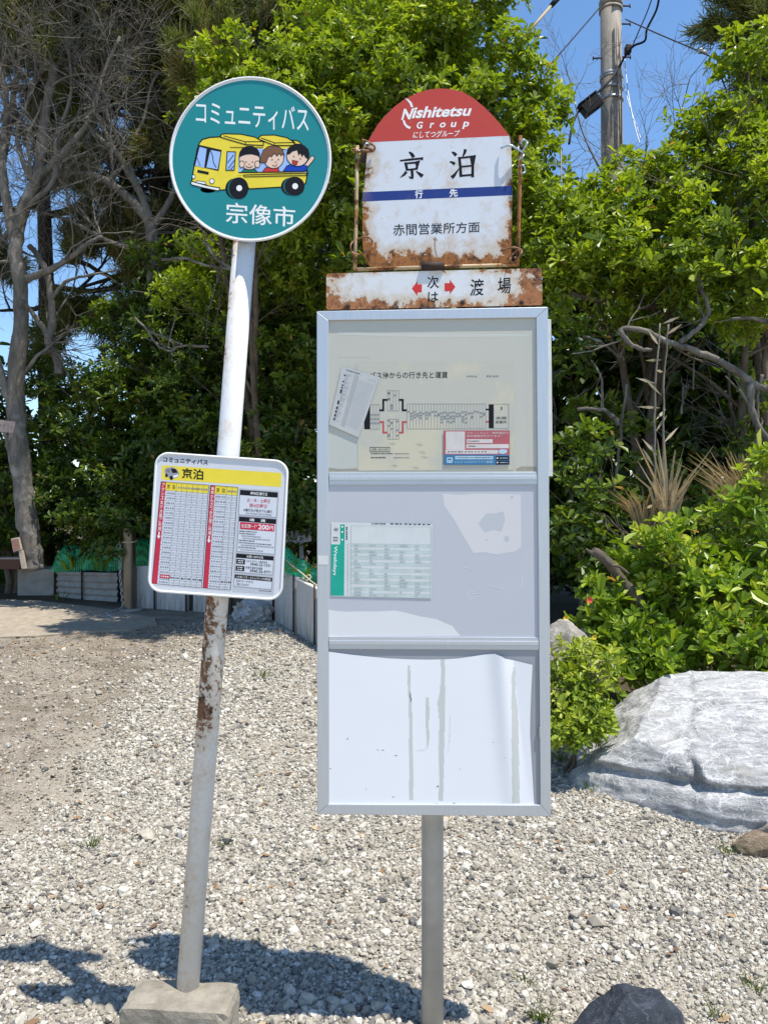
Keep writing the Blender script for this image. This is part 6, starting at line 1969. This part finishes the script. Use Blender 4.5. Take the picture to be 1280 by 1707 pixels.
cen = []
for f in fs:
    cen.append(tuple(sum(flat[q][k2] for q in f) / 4 for k2 in (0, 1)))
mb.add(vs, fs, 0, True)
for idx, p in enumerate(cen):
    for mi, L_ in ((1, TAPE), (2, DARK), (3, LINE)):
        for pg_ in L_:
            if min(q[0] for q in pg_) <= p[0] <= max(q[0] for q in pg_) and inside(p, pg_): mb.m[idx] = mi
mb.add([p + Vector((0, 0.0003, 0)) for p in vs], [tuple(reversed(f)) for f in fs], 0, True)
t = NT('blank_white_sheet')
t.set(t.mix(t.noise(2.5, 3), (0.76, 0.77, 0.80), (0.82, 0.83, 0.85)), 0.3)
sheet = mb.build('blank_sheet', [t.mat, panel_mat('old_tape', (0.52, 0.54, 0.52), (0.60, 0.61, 0.59), 8), M['grey_ink'], simple('faint_crease', (0.62, 0.63, 0.65), 0.5)])
sheet.matrix_world = M2 @ Matrix.Translation(cc0)
tag(sheet, 'blank white sheet curling at its right side in the bottom window', 'sheet')

# -- next-stop plate
YN = -0.014
pn = Plane(M2, YN); pn.px = S2
c2 = crop(530, 130, 390, 400, 1280, 1313)
nq = cm(c2, [(46, 1070), (1222, 1040), (1227, 1242), (46, 1268)])
zb, zt = pn.p(*nq[3])[1], pn.p(*nq[0])[1]
xl, xr = pn.p(*nq[0])[0], pn.p(*nq[1])[0]
zh = zt - zb
mat_next = painted('rusted_white_enamel', (0.66, 0.68, 0.70), [('X', xl, xl + 0.10, 0.34), ('X', xr, xr - 0.09, 0.26), ('X', xr - 0.02, xr - 0.26, 0.09), ('Z', zb - 0.005, zb + zh * 0.45, 0.40), ('Z', zt, zt - 0.014, 0.18)], 0.80, 36, 0.35, 0.6, ((0.14, 0.05, 0.02), (0.36, 0.15, 0.06)))
mb = MB(); mb.prism([pn.p(*p) for p in rounded(nq, 4, 4)], YN, YN + 0.0025)
plate = mb.build('next_stop_plate', mat_next, stop2, fix=True)
pr = Print(pn)
pr.text('次', cm(c2, [(597, 1084), (660, 1080), (662, 1150), (597, 1154)]), 1, 2, 0.012); pr.text('は', cm(c2, [(600, 1172), (658, 1169), (658, 1224), (600, 1228)]), 1, 2, 0.012)
pr.build('lettering', [M['red'], M['black']], plate); pr = Print(pn)
pr.text('渡', cm(c2, [(830, 1100), (906, 1098), (908, 1190), (832, 1194)]), 1, 2, 0.010, 0.08); pr.text('場', cm(c2, [(980, 1094), (1054, 1090), (1056, 1178), (982, 1182)]), 1, 2, 0.010, 0.08)
pr.build('lettering', [M['red'], M['black']], plate); pr = Print(pn)
pr.poly(cm(c2, [(513, 1152), (544, 1112), (544, 1130), (568, 1129), (568, 1172), (544, 1174), (544, 1192)]), 0, 2)
pr.build('red_arrow', [M['red']], plate); pr = Print(pn)
pr.poly(cm(c2, [(751, 1143), (720, 1103), (720, 1122), (692, 1123), (692, 1168), (720, 1166), (720, 1184)]), 0, 2)
pr.build('red_arrow', [M['red'], M['black']], plate)
for p in ((790, 1229), (1112, 1229), (165, 1250)):
    mb = MB(); x, z = pn.p(*c2(*p)); mb.tube([(x, YN + .001, z), (x, YN - 0.005, z), (x, YN - 0.007, z)], [0.006, 0.006, 0.003], 8)
    mb.build('bolt', M['iron'], plate)

# -- arched name plate
YA = -0.002
pa = Plane(M2, YA); pa.px = S2
outline = [(250, 970), (244, 900), (244, 800), (244, 660), (252, 560), (262, 480), (268, 400), (272, 348), (300, 300), (330, 250), (370, 204), (420, 155), (480, 112), (550, 79), (610, 63), (670, 57), (730, 61), (790, 76), (850, 110), (910, 160), (960, 210), (1005, 262), (1046, 316), (1056, 380), (1062, 600), (1060, 1014), (330, 1036), (285, 1030), (262, 1005)]
op = [pa.p(*c2(*p)) for p in outline]
zb, zt = op[-3][1], op[15][1]
xl, xr = op[3][0], op[24][0]
rf = [('Z', zb - 0.005, zb + 0.10, 0.46), ('Z', zb, zb + 0.03, 0.12), ('X', xl - 0.004, xl + 0.05, 0.40), ('X', xr + 0.004, xr - 0.03, 0.34), ('X', xr, xr - 0.14, 0.04)]
rw = painted('rusted_plate_white', (0.64, 0.67, 0.72), rf, 0.81, 34, 0.3, 0.65)
rr = painted('rusted_plate_red', (0.50, 0.050, 0.028), [('Z', zt - 0.004, zt + 0.004, -0.1), ('X', xl + .01, xl + 0.03, 0.10)], 0.82, 24, 0.35, 0.25)
rb = painted('rusted_plate_blue', (0.010, 0.032, 0.20), [('X', xl - 0.004, xl + 0.04, 0.28)], 0.86, 24, 0.35, 0.2)
pr = Print(pa)
pr.prism(op, YA, YA + 0.003, 0)
dome = [p for p in outline if p[1] < 345] 
pr.poly(cm(c2, [(271, 352)] + dome + [(1046, 316)]), 1, 1)
pr.poly(cm(c2, [(244.5, 625), (1061.5, 590), (1061.5, 641), (244.5, 676)]), 2, 1)
arch = pr.build('name_plate', [rw, rr, rb], stop2)


def brush(strokes, mat, layer=3, wk=1.0):
    for st in strokes:
        n = len(st)
        L_, R_ = [], []
        for i, (x, y, w) in enumerate(st):
            a = st[max(0, i - 1)]; b = st[min(n - 1, i + 1)]
            dx, dy = b[0] - a[0], b[1] - a[1]; l = math.hypot(dx, dy)
            nx_, ny_ = -dy / l, dx / l
            if 0 < i < n - 1:
                d1 = (st[i][0] - a[0], st[i][1] - a[1]); l1 = math.hypot(*d1); k = max(.5, (-d1[1] / l1) * nx_ + (d1[0] / l1) * ny_)
            else: k = 1
            L_.append((x + nx_ * w * wk / 2 / k, y + ny_ * w * wk / 2 / k)); R_.append((x - nx_ * w * wk / 2 / k, y - ny_ * w * wk / 2 / k))
        layer2 = layer + 0.12 * strokes.index(st)
        q = [pr.pl.p(*c2(*p)) for p in L_ + R_]
        y = pr.yy(layer2)
        pr.add([(a, y, b) for a, b in q], [(i, n + i, n + i + 1, i + 1) for i in range(n - 1)], mat)


pr = Print(pa)
kyo = [[(498, 404, 6), (512, 416, 14), (524, 434, 15)], [(448, 453, 7), (500, 447, 10), (558, 441, 9), (575, 442, 15)], [(478, 462, 12), (484, 486, 12), (488, 508, 11)], [(482, 468, 8), (530, 463, 9), (546, 460, 14), (542, 480, 12), (539, 502, 10)], [(486, 503, 8), (541, 497, 9)], [(513, 500, 12), (516, 530, 12), (515, 548, 12), (506, 547, 8), (496, 538, 2)], [(484, 513, 13), (470, 530, 10), (450, 545, 2)], [(536, 510, 4), (554, 524, 12), (572, 538, 18)]]
haku = [[(732, 404, 5), (744, 412, 13), (756, 424, 15)], [(720, 458, 5), (736, 463, 12), (748, 472, 14)], [(730, 545, 17), (742, 536, 14), (758, 514, 8), (774, 492, 3)], [(806, 390, 14), (802, 408, 12), (790, 432, 4)], [(772, 432, 12), (778, 486, 12), (781, 542, 13)], [(776, 438, 8), (826, 432, 9), (847, 428, 15), (846, 480, 12), (845, 543, 13)], [(780, 486, 8), (842, 480, 8)], [(781, 535, 9), (843, 530, 9)]]
brush(kyo, 1, 2, 1.25); brush(haku, 1, 2, 1.25)
pr.build('stop_name', [M['white'], M['black']], arch); pr = Print(pa)
pr.text('行', cm(c2, [(530, 614), (573, 612), (573, 658), (530, 660)]), 0, 3, 0.022); pr.text('先', cm(c2, [(718, 608), (763, 606), (763, 650), (718, 652)]), 0, 3, 0.022)
pr.build('band_lettering', [M['white'], M['black']], arch); pr = Print(pa)
pr.text('赤間営業所方面', cm(c2, [(410, 800), (884, 786), (884, 844), (412, 864)]), 1, 3, 0.004)
pr.build('destination_lettering', [M['white'], M['black']], arch); pr = Print(pa)
pr.text('N', cm(c2, [(455, 170), (528, 165), (516, 226), (455, 230)]), 0, 3, 0.035, 0.25)
pr.text('ishitetsu', cm(c2, [(516, 158), (842, 148), (838, 207), (512, 222)]), 0, 3, 0.030, 0.22)
for i, ch in enumerate('Group'): 
    x = (540, 610, 666, 726, 788)[i]; w = (34, 26, 32, 32, 38)[i]
    big = ch in 'Gp'
    y0 = 240 + (0 if ch == 'G' else 8) - i * 2; y1 = y0 + (38 if big else 28) + (2 if ch == 'p' else 0)
    pr.text(ch, cm(c2, [(x, y0), (x + w, y0 - 1), (x + w, y1 - 1), (x, y1)]), 0, 3, 0.025, 0.2)
pr.text('にしてつグループ', cm(c2, [(522, 292), (776, 284), (774, 320), (518, 331)]), 0, 3, 0.012, 0.15)
pr.poly(cm(c2, [(474, 110), (496, 118), (513, 135), (521, 160), (508, 160), (502, 142), (490, 126)]), 0, 3)
pr.poly(cm(c2, [(462, 232), (474, 232), (480, 250), (492, 262), (508, 268), (502, 280), (484, 272), (470, 256)]), 0, 3)
pr.build('logo', [M['white'], M['black']], arch)
# scratches
pr = Print(pa)
for a in ([(348, 755), (360, 765), (364, 790)],): pr.stroke(cm(c2, a), 1.4, 0, 3)
for a in ([(638, 880), (640, 940), (652, 985)], [(632, 885), (640, 875), (650, 890)]): pr.stroke(cm(c2, a), 3.2, 1, 2)
pr.build('scratch', [M['white'], simple('rust_run', (0.40, 0.30, 0.22), 0.7)], arch)

# -- rod frame and wire ties
YR = -0.008
pr_ = Plane(M2, YR); pr_.px = S2


def rod(pts, y=YR): return [Vector((pr_.p(*c2(*p))[0], y, pr_.p(*c2(*p))[1])) for p in pts]


mat_rod = painted('rusty_rod', (0.40, 0.33, 0.25), [('X', xr + .03, xr - .05, 0.25)], 0.52, 40, 0.6, 0.6)
mb = MB()
mb.tube(rod([(216, 372), (212, 600), (206, 900), (203, 1050)]), 0.0052, 10)
mb.tube(rod([(200, 1048), (600, 1036), (1092, 1022)]), 0.0050, 10)
mb.tube(rod([(1106, 318), (1102, 600), (1096, 900), (1090, 1026)]), 0.0050, 10)
mb.build('rod_frame', mat_rod, stop2)
mb = MB(); q = rod([(565, 1036), (690, 1030)], YR - .003); mb.tube(q, 0.012, 12); mb.build('clamp', M['iron'], stop2)
mat_tie = simple('rusty_tie_wire', (0.22, 0.11, 0.05), 0.7, 0.3, var=0.4, vs=90)
mat_tie2 = simple('bright_tie_wire', (0.42, 0.50, 0.56), 0.4, 0.6, var=0.2, vs=60)


def tie(pts, mat, r=0.0022):
    q = rod(pts)
    for i, p in enumerate(q): p.y += -0.006 if i % 2 else 0.006
    out = []
    for i in range(len(q) - 1):
        a, b, c, e = q[max(0, i - 1)], q[i], q[i + 1], q[min(len(q) - 1, i + 2)]
        for k in range(6):
            t = k / 6
            out.append(0.5 * ((2 * b) + (c - a) * t + (2 * a - 5 * b + 4 * c - e) * t * t + (3 * b - a - 3 * c + e) * t ** 3))
    mb = MB(); mb.tube([Vector((p.x, p.y - 0.006, p.z)) for p in out + [q[-1]]], r, 6); mb.build('wire_tie', mat, stop2)


tie([(205, 410), (196, 400), (212, 392), (250, 408), (300, 400), (310, 385), (275, 352), (245, 352), (262, 378), (305, 408), (260, 404), (218, 412), (200, 404)], mat_tie, 0.003)
tie([(205, 400), (225, 408), (245, 400), (262, 372), (285, 362)], mat_tie2, 0.0022)
tie([(190, 960), (180, 930), (200, 890), (270, 878), (300, 900), (296, 940), (240, 962), (200, 972), (186, 950), (212, 985), (188, 1000), (214, 1012)], mat_tie, 0.0026)
tie([(1000, 384), (1050, 380), (1110, 400), (1138, 372), (1140, 350), (1118, 350), (1102, 372), (1090, 400), (1120, 412), (1118, 440), (1096, 450)], mat_tie2, 0.0028)
tie([(1100, 480), (1120, 490), (1132, 510), (1120, 530), (1102, 520)], mat_tie2, 0.0022)
tie([(1000, 944), (1060, 936), (1108, 940), (1106, 970), (1070, 1010), (1046, 1004), (1068, 962), (1096, 950), (1100, 980), (1070, 990)], mat_tie, 0.0028)
for (x, y, w, h_) in ((250, 415, 40, 75), (268, 900, 70, 110), (1035, 350, 55, 60), (1035, 965, 70, 90)):
    mb = MB(); c = rod([(x + w / 2 - 20, y)], 0.004)[0]
    mb.bbox(c, (w * S2 / 3.28, 0.006, h_ * S2 / 3.28), 0.002, Matrix.Rotation(0.25 if x < 500 else -0.2, 3, 'Y'))
    mb.build('corner_lug', M['iron'], stop2)
